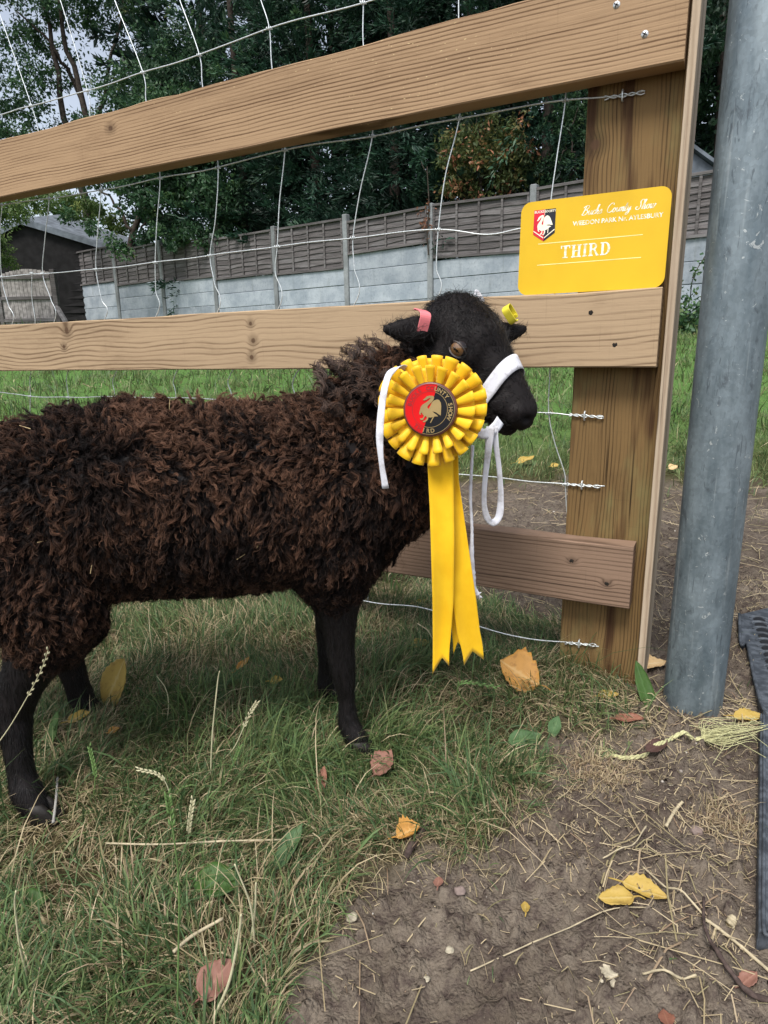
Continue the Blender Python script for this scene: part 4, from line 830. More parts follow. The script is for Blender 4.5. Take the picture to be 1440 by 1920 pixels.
# ------------------------------------------------------------------ SHEEP
def sheep():
    root = thing('sheep', 'small dark brown curly-woolled sheep with a black face standing in front of the fence', 'sheep', A(-.27, .90, 0))
    B = []      # body balls: centre, radii(3), type
    def chain(pts, typ, flat=(1, 1, 1), n=None):
        c = np.array([p[0] for p in pts]); r = np.array([p[1] for p in pts])
        Lg = np.linalg.norm(np.diff(c, axis=0), axis=1).sum(); m_ = n or int(max(4, Lg/(r.min()*.30)))
        W_ = smoothpath(np.column_stack([c, r]), m_)
        for q in W_: B.append((q[:3], q[3]*A(*flat), typ))
    a_ = onY
    chain([(a_(-190, 1030, .835), .090), (a_(-90, 1012, .84), .110), (a_(50, 982, .855), .121), (a_(250, 948, .875), .128), (a_(430, 945, .895), .128), (a_(590, 930, .92), .121), (a_(680, 912, .935), .102), (a_(735, 905, .945), .078)], 0, (1, .93, 1), 26)
    chain([(a_(650, 850, .945), .088), (a_(722, 785, .955), .070), (a_(775, 725, .965), .050), (a_(812, 672, .975), .040)], 0, (1, .95, 1), 12)
    # head frame
    hp, hy = math.radians(45), math.radians(38)
    h = A(math.cos(hp)*math.cos(hy), -math.cos(hp)*math.sin(hy), -math.sin(hp)); l = A(-math.sin(hy), -math.cos(hy), 0); f = unit(np.cross(h, l)); f = f if f[2] > 0 else -f
    E_ = onY(857, 653, .905); S0 = E_-(h*.040+l*.053+f*.010)
    H3 = lambda a, b, c: S0+h*(a+max(0, a-.05)*.10)+l*b+f*c
    def hb(a, b, c, r, t=1, fl=(1, 1, 1)): B.append((H3(a, b, c), r*A(*fl), t))
    for i in range(9):
        u = i/8.; hb(.000+.035*u, 0, .002+.004*u, .055-.004*u)
    for sgn in (-1, 1):
        hb(.030, sgn*.031, .010, .0275); hb(.048, sgn*.026, .004, .026); hb(.030, sgn*.030, -.012, .032); hb(.055, sgn*.022, -.024, .030); hb(.02, sgn*.03, -.03, .028)
        hb(.080, sgn*.014, -.018, .026); hb(.125, sgn*.012, -.006, .0225); hb(.142, sgn*.0115, -.004, .0190); hb(.134, sgn*.009, -.026, .0195); hb(.11, sgn*.013, -.022, .024)
    for i in range(16):
        u = i/15.; hb(.04+.103*u, 0, .014-.012*u, .040-.0185*u)
        hb(.02+.112*u, 0, -.030+.002*u, .034-.0185*u)
    hb(.150, 0, -.006, .018); hb(.142, 0, -.028, .017)
    # ears
    def ear(sgn, d):
        b0 = H3(-.008, sgn*.050, .006) if sgn > 0 else H3(.004, -.046, .004); d = unit(d); tip = b0+d*.074
        for i in range(14):
            u = i/13.; r = .0085+.0105*math.sin(math.pi*min(1, u*1.02)**.8)*(1 if u < .8 else 1-(u-.8)*1.5); B.append((b0+(tip-b0)*u+A(0, 0, -.004*math.sin(u*3.1)), r*A(1., .62, 1.0), 2))
        return b0, d
    ne, nd_ = ear(1, A(-.93, -.42, -.06)); fe, fd_ = ear(-1, A(.93, .10, .06))
    SHn, SHd = ne, nd_
    # legs (type 3 short fur below, woolly above = type 0)
    chain([(a_(30, 1040, .80), .085), (a_(85, 1120, .79), .070), (a_(95, 1185, .785), .050)], 0)
    chain([(a_(95, 1185, .785), .046), (a_(50, 1262, .775), .030), (a_(24, 1330, .77), .0245)], 3)
    chain([(a_(24, 1330, .77), .0240), (a_(32, 1390, .76), .0185), (a_(40, 1450, .752), .0165), (a_(50, 1485, .745), .0195), (a_(66, 1512, .740), .018)], 3)
    chain([(a_(90, 1050, .96), .085), (a_(130, 1130, .975), .055), (a_(150, 1170, .98), .04)], 0)
    chain([(a_(150, 1170, .98), .038), (a_(128, 1225, .99), .026), (a_(140, 1270, .995), .020), (a_(150, 1300, 1.0), .020), (a_(156, 1318, 1.0), .021)], 3)
    chain([(a_(610, 1000, .90), .085), (a_(622, 1075, .89), .051), (a_(628, 1110, .885), .036)], 0)
    chain([(a_(630, 1110, .885), .036), (a_(637, 1190, .88), .0225), (a_(641, 1240, .88), .0195), (a_(646, 1275, .88), .0165), (a_(650, 1310, .88), .0125), (a_(652, 1345, .88), .0150), (a_(656, 1362, .878), .0165), (a_(668, 1384, .872), .0165)], 3)
    chain([(a_(650, 1000, .985), .075), (a_(630, 1100, .995), .045)], 0)
    chain([(a_(630, 1100, .995), .038), (a_(618, 1175, 1.01), .023), (a_(616, 1225, 1.012), .018), (a_(612, 1262, 1.015), .0135), (a_(612, 1285, 1.018), .016), (a_(620, 1302, 1.02), .016)], 3)
    # one skin over all of it
    ico = bmesh.new(); bmesh.ops.create_icosphere(ico, subdivisions=3, radius=1); bv = np.array([v.co[:] for v in ico.verts]); bf = np.array([[v.index for v in q.verts] for q in ico.faces]); ico.free()
    C_ = np.array([b[0] for b in B]); R_ = np.array([b[1] for b in B]); T_ = np.array([b[2] for b in B]); k = len(B); print('BALLS', k)
    V = (bv[None]*R_[:, None, :]+C_[:, None, :]).reshape(-1, 3); Fc = (bf[None]+(np.arange(k)*len(bv))[:, None, None]).reshape(-1, 3)
    tmp = bpy.data.objects.new('tmp', pymesh('tmp', V, Fc)); COL.objects.link(tmp)
    rm = tmp.modifiers.new('r', 'REMESH'); rm.mode = 'VOXEL'; rm.voxel_size = .0038; rm.use_smooth_shade = True
    sm = tmp.modifiers.new('s', 'SMOOTH'); sm.factor = .6; sm.iterations = 7
    me = bpy.data.meshes.new_from_object(tmp.evaluated_get(bpy.context.evaluated_depsgraph_get())); bpy.data.objects.remove(tmp)
    V = np.empty(len(me.vertices)*3, np.float32); me.vertices.foreach_get('co', V); V = V.reshape(-1, 3).astype(float)
    N = np.empty(len(me.vertices)*3, np.float32); me.vertices.foreach_get('normal', N); N = N.reshape(-1, 3).astype(float)
    # carve the eye sockets, nostrils and mouth line
    loc = np.stack([(V-S0)@h, (V-S0)@l, (V-S0)@f], 1)
    for sgn in (-1, 1):
        d = np.linalg.norm((loc-A(.172, sgn*.0130, .004))*A(1, 1.1, 1.7), axis=1); V -= N*(.0100*np.exp(-(d/.0062)**2))[:, None]
        d = np.linalg.norm((loc-A(.156, sgn*.020, .007))*A(1, 1, 1.3), axis=1); V += N*(.0025*np.exp(-(d/.009)**2))[:, None]
        ml = np.abs(loc[:, 2]-(-.0225+.10*(.165-loc[:, 0]))); V -= N*(.0045*np.exp(-(ml/.0026)**2)*np.clip((loc[:, 0]-.11)/.02, 0, 1)*(np.sign(loc[:, 1]) == sgn))[:, None]
        d = np.linalg.norm((loc-A(.040, sgn*.054, .010)), axis=1); V -= N*(.0050*np.exp(-(d/.010)**2))[:, None]
        d = np.abs(np.linalg.norm((loc-A(.040, sgn*.052, .010))*A(1, 1, 1.35), axis=1)-.0135); V += N*(.0020*np.exp(-(d/.0035)**2)*(np.abs(loc[:, 1]-sgn*.05) < .02))[:, None]
    d = np.linalg.norm((loc-A(.178, 0, -.004))*A(1, 3.0, .8), axis=1); V -= N*(.002*np.exp(-(d/.010)**2))[:, None]
    # ear hollow on the near ear's front
    me.vertices.foreach_set('co', V.astype(np.float32).ravel()); me.update()
    sk = M('black_hide', .6, .12); n_ = sk.noise(sk.coord(), 90, 4); sk.color(sk.mix(n_, (.006, .0055, .006), (.016, .013, .013))); sk.bump(n_, .4, .001)
    me.materials.clear(); body = link('body', me, sk.mat, root); base = wloc(root); me.vertices.foreach_set('co', (V-base).astype(np.float32).ravel()); me.update()
    me.polygons.foreach_set('use_smooth', np.ones(len(me.polygons), bool))
    # ---- surface samples
    me.calc_loop_triangles(); tri = np.empty(len(me.loop_triangles)*3, np.int32); me.loop_triangles.foreach_get('vertices', tri); tri = tri.reshape(-1, 3)
    N = np.empty(len(me.vertices)*3, np.float32); me.vertices.foreach_get('normal', N); N = N.reshape(-1, 3).astype(float)
    p0, p1, p2 = V[tri[:, 0]], V[tri[:, 1]], V[tri[:, 2]]; ar = np.linalg.norm(np.cross(p1-p0, p2-p0), axis=1)/2
    print('AREA', ar.sum())
    def sample(n):
        i = rng.choice(len(ar), n, p=ar/ar.sum()); a = rng.random((n, 1)); b = rng.random((n, 1)); s = (a+b) > 1; a[s] = 1-a[s]; b[s] = 1-b[s]; c = 1-a-b
        P = p0[i]*a+p1[i]*b+p2[i]*c; Nn = unit(N[tri[i, 0]]*a+N[tri[i, 1]]*b+N[tri[i, 2]]*c); typ = np.zeros(n, int)
        for q in range(0, n, 4000):
            d = np.linalg.norm((P[q:q+4000, None]-C_[None])/R_[None], axis=2)*R_[None, :, 0]-R_[None, :, 0]; typ[q:q+4000] = T_[np.argmin(d, 1)]
        return P, Nn, typ
    def relax(P, r):
        """drop samples that crowd each other, by hashing into cells"""
        key = np.floor(P/r).astype(int); _, i = np.unique(key, axis=0, return_index=True); return i
    # ---- wool locks
    P, Nn, ty = sample(60000); k0 = ty == 0; P, Nn = P[k0], Nn[k0]; i = relax(P, .0064); P, Nn = P[i], Nn[i]
    dl = P-(SHn); te = np.clip(dl@SHd/.075, -.15, 1.2)[:, None]*.075; okk = np.linalg.norm(dl-te*SHd, axis=1) > .034; P, Nn = P[okk], Nn[okk]; n = len(P); print('LOCKS', n)
    sz = 1-.0*P[:, 0]
    px = P[:, 0]; hcol = (P-S0)@h
    g = A(0, 0, -1.)-Nn*(-Nn[:, 2:3]); gl = np.linalg.norm(g, axis=1, keepdims=True); g = g/(gl+1e-6)
    fl = fbm(P[:, 0]+P[:, 1], P[:, 2], 16, 2, 5)*6.28*2; t1 = unit(np.cross(Nn, A(.3, .9, .1))); t2 = np.cross(Nn, t1)
    rt = t1*np.cos(fl)[:, None]+t2*np.sin(fl)[:, None]
    top = np.clip((Nn[:, 2]-.25)/.5, 0, 1)[:, None]
    g = unit(g*(1-top*.8)+rt*(.28+top*.8)+rng.normal(0, .22, (n, 3))-A(.16, 0, 0)*(1-top)); g = unit(g-Nn*(g*Nn).sum(1, keepdims=True))
    belly = np.clip((-Nn[:, 2]-.2)/.5, 0, 1)
    neck = np.clip((P[:, 0]-.02)/.06, 0, 1)*np.clip((P[:, 2]-.36)/.05, 0, 1)
    low = np.clip((.30-P[:, 2])/.05, 0, 1)
    Ln = (.0255*np.clip(rng.lognormal(0, .26, n), .5, 1.5))*(1-.40*neck)*(1-.35*belly)*(1-.35*low); cr = .0031*rng.lognormal(0, .35, n)*(1-.3*neck)
    K = 14; t = np.linspace(0, 1, K)[None, :, None]
    spine = P[:, None]-Nn[:, None]*.004 + Ln[:, None, None]*(Nn[:, None]*(.95*t-(.55-.35*top[:, :, None])*t*t)+g[:, None]*(.18*t+.78*t*t))
    ph = rng.uniform(0, 6.28, n)[:, None, None]; om = (6.28*rng.uniform(1.8, 3.6, n))[:, None, None]*np.where(rng.random(n) < .5, 1, -1)[:, None, None]; ca = (.0027*rng.lognormal(0, .35, n))[:, None, None]*(1+.5*top[:, :, None]); ca = np.minimum(ca, .0075)
    bn = unit(np.cross(Nn, g)); cu = np.cos(om*t+ph)*bn[:, None]+np.sin(om*t+ph)*Nn[:, None]
    spine = spine+cu*ca*np.sqrt(t)*(.35+.65*t)
    ci = relax(P, .0165); near_ = np.empty(n, int)
    for q in range(0, n, 1500): near_[q:q+1500] = ci[np.argmin(((P[q:q+1500, None]-P[ci][None])**2).sum(2), 1)]
    wc = rng.uniform(.05, .42, n)[:, None, None]*(1-.5*top[:, :, None]); spine = spine+(spine[near_]-spine)*wc*t**1.3
    tn_c = rng.normal(0, .22, n)[near_]
    prof = (np.sin(np.pi*(.20+.70*t[..., 0]**.9))**.8)*1.0
    # lock cores (mesh)
    T = unit(np.gradient(spine, axis=1)); U = unit(np.cross(T, Nn[:, None]+.01)); W_ = np.cross(T, U); ks = 3; a = np.arange(ks)*2*np.pi/ks
    ring = spine[:, :, None]+(U[:, :, None]*np.cos(a)[None, None, :, None]+W_[:, :, None]*np.sin(a)[None, None, :, None])*(cr[:, None]*prof*.62)[:, :, None, None]*(1+rng.normal(0, .16, (n, K, ks, 1)))
    Vc = ring.reshape(-1, 3); b0 = (np.arange(n)*K*ks)[:, None, None]; ii = (np.arange(K-1)*ks)[None, :, None]; jj = np.arange(ks)[None, None, :]; j2 = (jj+1) % ks
    Fc = np.stack([b0+ii+jj, b0+ii+j2, b0+ii+ks+j2, b0+ii+ks+jj], -1).reshape(-1, 4)
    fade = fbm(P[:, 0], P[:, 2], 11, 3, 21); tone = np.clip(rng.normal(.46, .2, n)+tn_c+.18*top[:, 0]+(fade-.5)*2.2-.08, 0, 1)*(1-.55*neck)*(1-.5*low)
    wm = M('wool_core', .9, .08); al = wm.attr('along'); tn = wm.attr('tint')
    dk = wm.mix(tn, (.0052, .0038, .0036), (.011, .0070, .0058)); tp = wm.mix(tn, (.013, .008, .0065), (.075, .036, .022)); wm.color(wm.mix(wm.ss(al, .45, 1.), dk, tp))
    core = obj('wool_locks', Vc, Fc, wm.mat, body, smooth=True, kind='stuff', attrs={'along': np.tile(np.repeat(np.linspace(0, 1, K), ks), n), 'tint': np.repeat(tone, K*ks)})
    # fibres over the cores
    def hair(name, Q, rad, mat, tint, parent):
        m_, kk = Q.shape[:2]; cv = bpy.data.hair_curves.new(name); cv.add_curves([kk]*m_)
        cv.position_data.foreach_set('vector', (Q-wloc(parent)).astype(np.float32).ravel())
        at_ = cv.attributes.get('radius') or cv.attributes.new('radius', 'FLOAT', 'POINT'); at_.data.foreach_set('value', rad.astype(np.float32).ravel())
        a2 = cv.attributes.new('tint', 'FLOAT', 'CURVE'); a2.data.foreach_set('value', tint.astype(np.float32))
        o = link(name, cv, mat, parent); o['kind'] = 'stuff'; return o
    def hairmat(name, dk0, dk1, tp0, tp1, lo=.35, rough=.5, spec=.3):
        m = M(name, rough, spec); hi = m.nd('ShaderNodeHairInfo'); ic = X(m, hi.outputs['Intercept']); tn = m.attr('tint'); m.color(m.mix(m.ss(ic, lo, 1.), m.mix(tn, dk0, dk1), m.mix(tn, tp0, tp1))); return m.mat
    ns = 13; idx = np.repeat(np.arange(n), ns); m_ = len(idx); aa = rng.uniform(0, 6.28, m_)[:, None]; rr = np.sqrt(rng.random(m_))[:, None]*1.12+.08
    tt = np.linspace(0, 1, K)[None]; wob = rng.normal(0, .22, (m_, K)); aa = aa+np.cumsum(rng.normal(0, .35, (m_, K)), 1)
    off = (U[idx]*np.cos(aa)[..., None]+W_[idx]*np.sin(aa)[..., None])*(cr[idx][:, None]*prof[0][None]*(rr+wob*.35))[..., None]
    stray = (rng.random(m_) < .16)[:, None, None]*rng.normal(0, 1, (m_, 1, 3))*(tt**1.6)[..., None]*.006
    Q = spine[idx]+off+stray+rng.normal(0, .0006, (m_, K, 3))*(.3+tt[..., None])
    rad = np.full((m_, K), .00029)*(1-.6*tt); rad = rad*rng.uniform(.6, 1.3, (m_, 1))
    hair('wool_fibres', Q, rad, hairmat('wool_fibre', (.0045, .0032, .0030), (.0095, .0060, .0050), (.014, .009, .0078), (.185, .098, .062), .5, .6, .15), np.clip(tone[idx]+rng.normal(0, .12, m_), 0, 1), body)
    # ---- short coat on face, ears, legs
    P, Nn, ty = sample(110000); k0 = (ty != 0); P, Nn, ty = P[k0], Nn[k0], ty[k0]; n2 = len(P); print('FUR', n2)
    lc = np.stack([(P-S0)@h, (P-S0)@l, (P-S0)@f], 1); head = (ty == 1)
    ok = ~(head & ((np.linalg.norm((lc-A(.040, .052, .010)), axis=1) < .0145) | (np.linalg.norm((lc-A(.040, -.052, .010)), axis=1) < .0145) | ((lc[:, 0] > .167) & (lc[:, 2] > -.014))))
    P, Nn, ty, lc, head = P[ok], Nn[ok], ty[ok], lc[ok], head[ok]; n2 = len(P)
    flow = np.where(head[:, None], -h[None]*.5+f[None]*.1-A(0, 0, .3), np.where((ty == 2)[:, None], rng.normal(0, .3, (n2, 3)), A(0, 0, -1.)[None]))
    crown = head & (lc[:, 0] < .030) & (lc[:, 2] > .0)
    flow = np.where(crown[:, None], h[None]*.35+l[None]*.55*np.sign(lc[:, 1:2])*1.-A(.1, 0, .15)+rng.normal(0, .35, (n2, 3)), flow)
    flow = unit(flow-Nn*(flow*Nn).sum(1, keepdims=True)+rng.normal(0, .12, (n2, 3)))
    Lf = np.where(crown, .0115, np.where(head, np.clip(.0085-.045*np.maximum(lc[:, 0]-.05, 0), .0035, .009), np.where(ty == 2, .009, .0085)))*rng.lognormal(0, .25, n2)
    upl = np.where(crown, .50, .26)[:, None, None]
    K2 = 5; t = np.linspace(0, 1, K2)[None, :, None]
    Q = P[:, None]+Lf[:, None, None]*(Nn[:, None]*(upl*t-.2*t*t)+flow[:, None]*(.55*t+.45*t*t)*np.where(crown, 1.1, 1.3)[:, None, None])+rng.normal(0, .0004, (n2, 1, 3))*t+rng.normal(0, .0006, (n2, K2, 3))*crown[:, None, None]
    rad = np.full((n2, K2), .00026)*(1-.7*t[0, :, 0])
    hair('short_coat', Q, rad, hairmat('black_coat', (.0035, .0031, .0032), (.0070, .0060, .0060), (.0065, .0056, .006), (.017, .0145, .0145), .3, .42, .4), rng.random(n2), body)
    # loose pale-brown curls behind the near ear
    Pm, Nm, tm = sample(60000); kk = (tm == 0) & (Pm[:, 2] > .50) & (Pm[:, 0] > -.07) & (Pm[:, 0] < .02) & (np.linalg.norm(Pm-SHn-SHd*.05, axis=1) > .04); Pm, Nm = Pm[kk][:170], Nm[kk][:170]; n3 = len(Pm)
    if n3:
        K3 = 16; t = np.linspace(0, 1, K3)[None, :, None]; u1 = unit(np.cross(Nm, rng.normal(0, 1, (n3, 3)))); u2 = np.cross(Nm, u1); ph = rng.uniform(0, 6, (n3, 1, 1))
        q = Pm[:, None]+Nm[:, None]*t*.045+A(-.012, 0, .0)*t**2+(u1[:, None]*np.cos(ph+t*15)+u2[:, None]*np.sin(ph+t*15))*.006*t
        qq = np.repeat(q, 7, 0)+rng.normal(0, .0016, (n3*7, 1, 3))+rng.normal(0, .0004, (n3*7, K3, 3))
        hair('neck_curls', qq, np.full((n3*7, K3), .00026), hairmat('neck_curl', (.010, .007, .006), (.02, .013, .011), (.03, .019, .015), (.13, .082, .060), .4), rng.random(n3*7), body)
    # ---- eyes
    for sgn in (1, -1):
        c = H3(.040, sgn*.0470, .010); bm = bmesh.new(); bmesh.ops.create_uvsphere(bm, u_segments=32, v_segments=24, radius=.0136)
        em = bpy.data.meshes.new('eye'); ax = unit(l*sgn+h*.25); R3 = ax_frame(ax, f)
        bm.faces.ensure_lookup_table()
        for fc in bm.faces:
            cz = fc.calc_center_median().normalized(); u_ = cz.z; hx = math.hypot(cz.x*.55, cz.y*1.35)
            fc.material_index = 2 if (u_ > .5 and hx < .20) else (1 if u_ > .72 else 0); fc.smooth = True
        bm.transform(R3.to_4x4()); bm.to_mesh(em); bm.free()
        for v in em.vertices: v.co = v.co+Vector(c-wloc(body))
        em.update(); eye = link('eye', em, EYEW, body); em.materials.append(EYEI); em.materials.append(EYEP)
        # lids: a rim of bare dark skin
        ang = np.linspace(0, 2*math.pi, 40, endpoint=False); ctr = c+ax*.0052
        wv = unit(np.cross(f, ax)); uv = np.cross(ax, wv)
        Pp = np.array([ctr+wv*math.cos(q)*.0130+uv*math.sin(q)*.0086+ax*(math.sqrt(.0136**2-(.0130*math.cos(q))**2-(.0086*math.sin(q))**2)+.0002-.0052) for q in ang]); V_ = []; Fl = []
        for i_, q in enumerate(ang):
            rad_ = unit(Pp[i_]-ctr)
            for j_ in range(6): bb = 2*math.pi*j_/6; V_.append(Pp[i_]+(rad_*math.cos(bb)+ax*math.sin(bb))*.0016)
        for i_ in range(40):
            for j_ in range(6): Fl.append((i_*6+j_, ((i_+1) % 40)*6+j_, ((i_+1) % 40)*6+(j_+1) % 6, i_*6+(j_+1) % 6))
        obj('eyelid', V_, Fl, LID, body, smooth=True)
    # ---- hooves
    for (px_, py_, Yh, yaw) in ((78, 1518, .738, -.15), (161, 1325, 1.0, .05), (679, 1392, .868, -.1), (625, 1308, 1.02, 0)):
        c = onY(px_, py_, Yh); gzv = float(ground_z(c[0], c[1]))
        for sd_ in (-1, 1):
            V_, Fh = [], []; kk = 12
            for (zz, sc, fw) in ((.0, 1., .006), (.006, 1.0, .004), (.020, .82, -.002), (.030, .62, -.006)):
                for q in range(kk):
                    an = 2*math.pi*q/kk; V_.append(A(c[0]+fw+.019*sc*math.cos(an)*(1.15 if math.cos(an) > 0 else .9), c[1]+sd_*.0085+.0085*sc*math.sin(an), gzv-.001+zz))
            for a1 in range(3): Fh += [(a1*kk+q, a1*kk+(q+1) % kk, (a1+1)*kk+(q+1) % kk, (a1+1)*kk+q) for q in range(kk)]
            Fh += [tuple(range(kk))[::-1], tuple(3*kk+q for q in range(kk))]
            obj('hoof', V_, Fh, HOOF, body, smooth=True)
    # straw caught in the wool
    mb = MB(); kk = rng.choice(n, 46, replace=False)
    for q in kk:
        if Nn is None: break
        c = spine[q, -3]+(spine[q, -1]-spine[q, 0])*.2; d = unit(rng.normal(0, 1, 3)*A(1, .4, 1))*rng.uniform(.003, .010); mb.add(*tube([c-d, c, c+d], .00045, 4))
    o = obj('straw_flecks', *mb.get(), STRAWM, body); o['kind'] = 'stuff'
    return dict(H3=H3, h=h, l=l, f=f, S0=S0, ne=ne, nd=nd_, fe=fe, fd=fd_)
def ax_frame(ax, upv):
    z = Vector(ax).normalized(); x = Vector(upv).cross(z).normalized(); y = z.cross(x); return Matrix((x, y, z)).transposed()
EYEW = plain('eye_brown_dark', (.016, .010, .008), .12, .6, nz=.1); EYEI = plain('eye_iris', (.16, .085, .035), .08, .9, nz=.2, nsc=500); EYEP = plain('eye_pupil', (.003, .003, .004), .06, .8)
LID = plain('eyelid_skin', (.085, .072, .068), .5, .4); HOOF = plain('hoof_horn', (.012, .010, .009), .6, .3, nz=.4, nsc=60, bump=.4); STRAWM = plain('straw_pale', (.50, .38, .20), .7)
SH = sheep(); H3, hh_, ll_, ff_ = SH['H3'], SH['h'], SH['l'], SH['f']

# ---- ear tags
def ear_tag(c, ax, w, r, mat, name_label, gap=.5, rot=0., sq=.75):
    ax = unit(ax); u = unit(np.cross(ax, A(0, 1, .2))); v = np.cross(ax, u); V = []; Fc = []; k = 40; n_ = 0
    for i in range(k):
        a = rot+gap/2+(2*math.pi-gap)*i/(k-1); ca, sa = math.cos(a), math.sin(a); q = (abs(ca)**4+abs(sa)**4)**-.25
        for rr in (r, r-.0016):
            for ww in (-w/2, w/2): V.append(c+ax*ww+(u*ca+v*sa*sq)*rr*q)
    for i in range(k-1): b = i*4; Fc += [(b, b+4, b+5, b+1), (b+2, b+3, b+7, b+6), (b, b+2, b+6, b+4), (b+1, b+5, b+7, b+3)]
    Fc += [(0, 1, 3, 2), ((k-1)*4, (k-1)*4+2, (k-1)*4+3, (k-1)*4+1)]
    root = thing('ear_tag', name_label, 'ear tag', c); bev(obj('loop', V, Fc, mat, root, smooth=False), .0004, 1)
    V, Fb = box((-.0022, -.0015, -w*.42), (.0022, .0015, w*.42)); e = c+(u*math.cos(rot+gap/2)+v*math.sin(rot+gap/2)*sq)*r
    obj('catch', [e+u*q[0]*1.2+v*q[1]*1.6+ax*q[2] for q in V], Fb, mat, root); return root
TAGP = plain('pink_plastic', (.80, .22, .24), .4, .4, nz=.06); TAGY = plain('yellow_tag_plastic', (.72, .62, .05), .4, .4, nz=.06)
ear_tag(SH['ne']+SH['nd']*.026+A(0, 0, .004), SH['nd']*A(1, 1, 1)+A(.05, 0, .22), .0165, .0185, TAGP, 'pink loop tag round the ear nearer the camera', gap=1.0, rot=4.4, sq=.8)
ear_tag(onY(957, 589, SH['fe'][1]-.006), A(.75, -.50, .45), .0115, .0135, TAGY, 'yellow open loop tag on the far ear', gap=.9, rot=3.6, sq=.75)

# ---- halter and lead
WEB = M('white_webbing', .8, .2); cw_ = WEB.coord(); wn_ = WEB.noise(cw_, 900, 2); wb_ = WEB.noise(cw_, 60, 5, .65); WEB.color(WEB.mix(WEB.ss(wb_, .42, .72), (.66, .67, .72), (.42, .41, .42))); WEB.bump(wn_, .6, .0006); WEB = WEB.mat
def strap(name, L, R_, mat, parent, th=.0009, n=60, kind=None):
    L = smoothpath(L, n); R_ = smoothpath(R_, n); m_ = 4; V = []
    for i in range(n):
        for j in range(m_+1): V.append(L[i]+(R_[i]-L[i])*j/m_)
    Fc = [(i*(m_+1)+j, (i+1)*(m_+1)+j, (i+1)*(m_+1)+j+1, i*(m_+1)+j+1) for i in range(n-1) for j in range(m_)]
    o = obj(name, V, Fc, mat, parent, smooth=True); solid(o, th); return o
halter = thing('halter', 'white webbing halter round the muzzle with its lead hanging below the chin', 'halter', H3(.09, 0, -.05))
def band():
    from mathutils.bvhtree import BVHTree
    bo = bpy.data.objects['body']; me = bo.data; off = wloc(bo); bvh = BVHTree.FromPolygons([v.co+Vector(off) for v in me.vertices], [tuple(p.vertices) for p in me.polygons])
    L, R_ = [], []
    for q in np.linspace(-.5, 2*math.pi-.5-.02, 37):
        c, s = math.cos(q), math.sin(q); d = unit(ll_*c+ff_*s-hh_*.2*s); row = []
        for da in (-.0092, .0092):
            o_ = H3(.104+da, 0, -.010); e_ = o_+d*.09; hit = bvh.ray_cast(Vector(e_), Vector(-d)); r = np.array(hit[0]) if hit[0] is not None else o_+d*.035; row.append(r+d*(.0042 if s > -.3 else .006))
        L.append(row[0]); R_.append(row[1])
    L, R_ = np.array(L), np.array(R_); c0 = H3(.104, 0, -.010)
    for arr in (L, R_):      # smooth the radii so the tape lies taut
        d_ = arr-c0; r_ = np.linalg.norm(d_, axis=1); rs = np.maximum(r_, (np.roll(r_, 1)+np.roll(r_, -1)+np.roll(r_, 2)+np.roll(r_, -2)+r_)/5); arr[:] = c0+d_/r_[:, None]*rs[:, None]
    strap('noseband', L, R_, WEB, halter, n=110)
band()
def px_strap(name, pts, Ys, w, parent, mat=None, n=50, turn=0.):
    C_ = np.array([onY(x, y, Yq) for (x, y), Yq in zip(pts, Ys)]); T = unit(np.gradient(C_, axis=0)); w = np.broadcast_to(w, (len(pts),))
    S_ = []
    for i, t in enumerate(T):
        s = unit(np.cross(t, A(math.sin(turn), math.cos(turn), 0))); 
        if S_ and s@S_[-1] < 0: s = -s
        S_.append(s)
    S_ = np.array(S_)*np.asarray(w)[:, None]/2
    return strap(name, C_-S_, C_+S_, mat or WEB, parent, n=n)
px_strap('lead_tape', [(800, 742), (760, 690), (733, 698), (722, 725), (715, 770), (712, 820), (715, 865), (723, 916)], [.85, .815, .79, .775, .765, .76, .76, .762], [.008, .008, .0075, .008, .0085, .009, .0065, .0085], halter, turn=.3)
px_strap('chin_tape', [(880, 800), (900, 812), (915, 812), (930, 800), (938, 788)], [.86, .85, .85, .855, .87], .014, halter)
px_strap('lead_loop', [(920, 800), (915, 850), (909, 905), (908, 945), (914, 972), (925, 980), (936, 966), (939, 930), (936, 880), (930, 835), (925, 800)], [.85, .848, .845, .845, .845, .847, .85, .853, .855, .855, .855], [.012, .009, .007, .007, .009, .010, .010, .008, .007, .008, .012], halter, n=90, turn=.5)
cp = [(886, 835), (884, 880), (882, 930), (884, 970), (885, 1000), (884, 1040), (886, 1075), (889, 1100), (896, 1116)]
C_ = smoothpath([onY(x, y, .835) for x, y in cp], 60); rr = np.interp(np.linspace(0, 1, 60), [0, .5, .58, .75, .9, 1], [.0022, .0021, .0034, .0042, .003, .0035])*(1+rng.normal(0, .08, 60)); V, Fc = tube(C_, rr, 8); obj('lead_cord', V, Fc, WEB, halter, smooth=True)
e = C_[-1]
for k in range(9):
    d = unit(A(rng.normal(.3, .5), rng.normal(0, .4), rng.normal(-.2, .6)))*rng.uniform(.004, .008); V, Fc = tube([e, e+d*.6, e+d+A(0, 0, -.001)], [.0016, .0012, .0005], 5); obj('frayed_end', V, Fc, WEB, halter, smooth=True)
px_strap('poll_tie', [(905, 566), (898, 552), (893, 545), (889, 556)], [.985, .99, .99, .985], [.007, .006, .004, .002], halter, n=14)
0 and px_strap('head_strap', [(800, 700), (792, 660), (805, 610), (850, 572), (900, 560)], [.86, .87, .915, .955, .985], .012, halter, n=40)

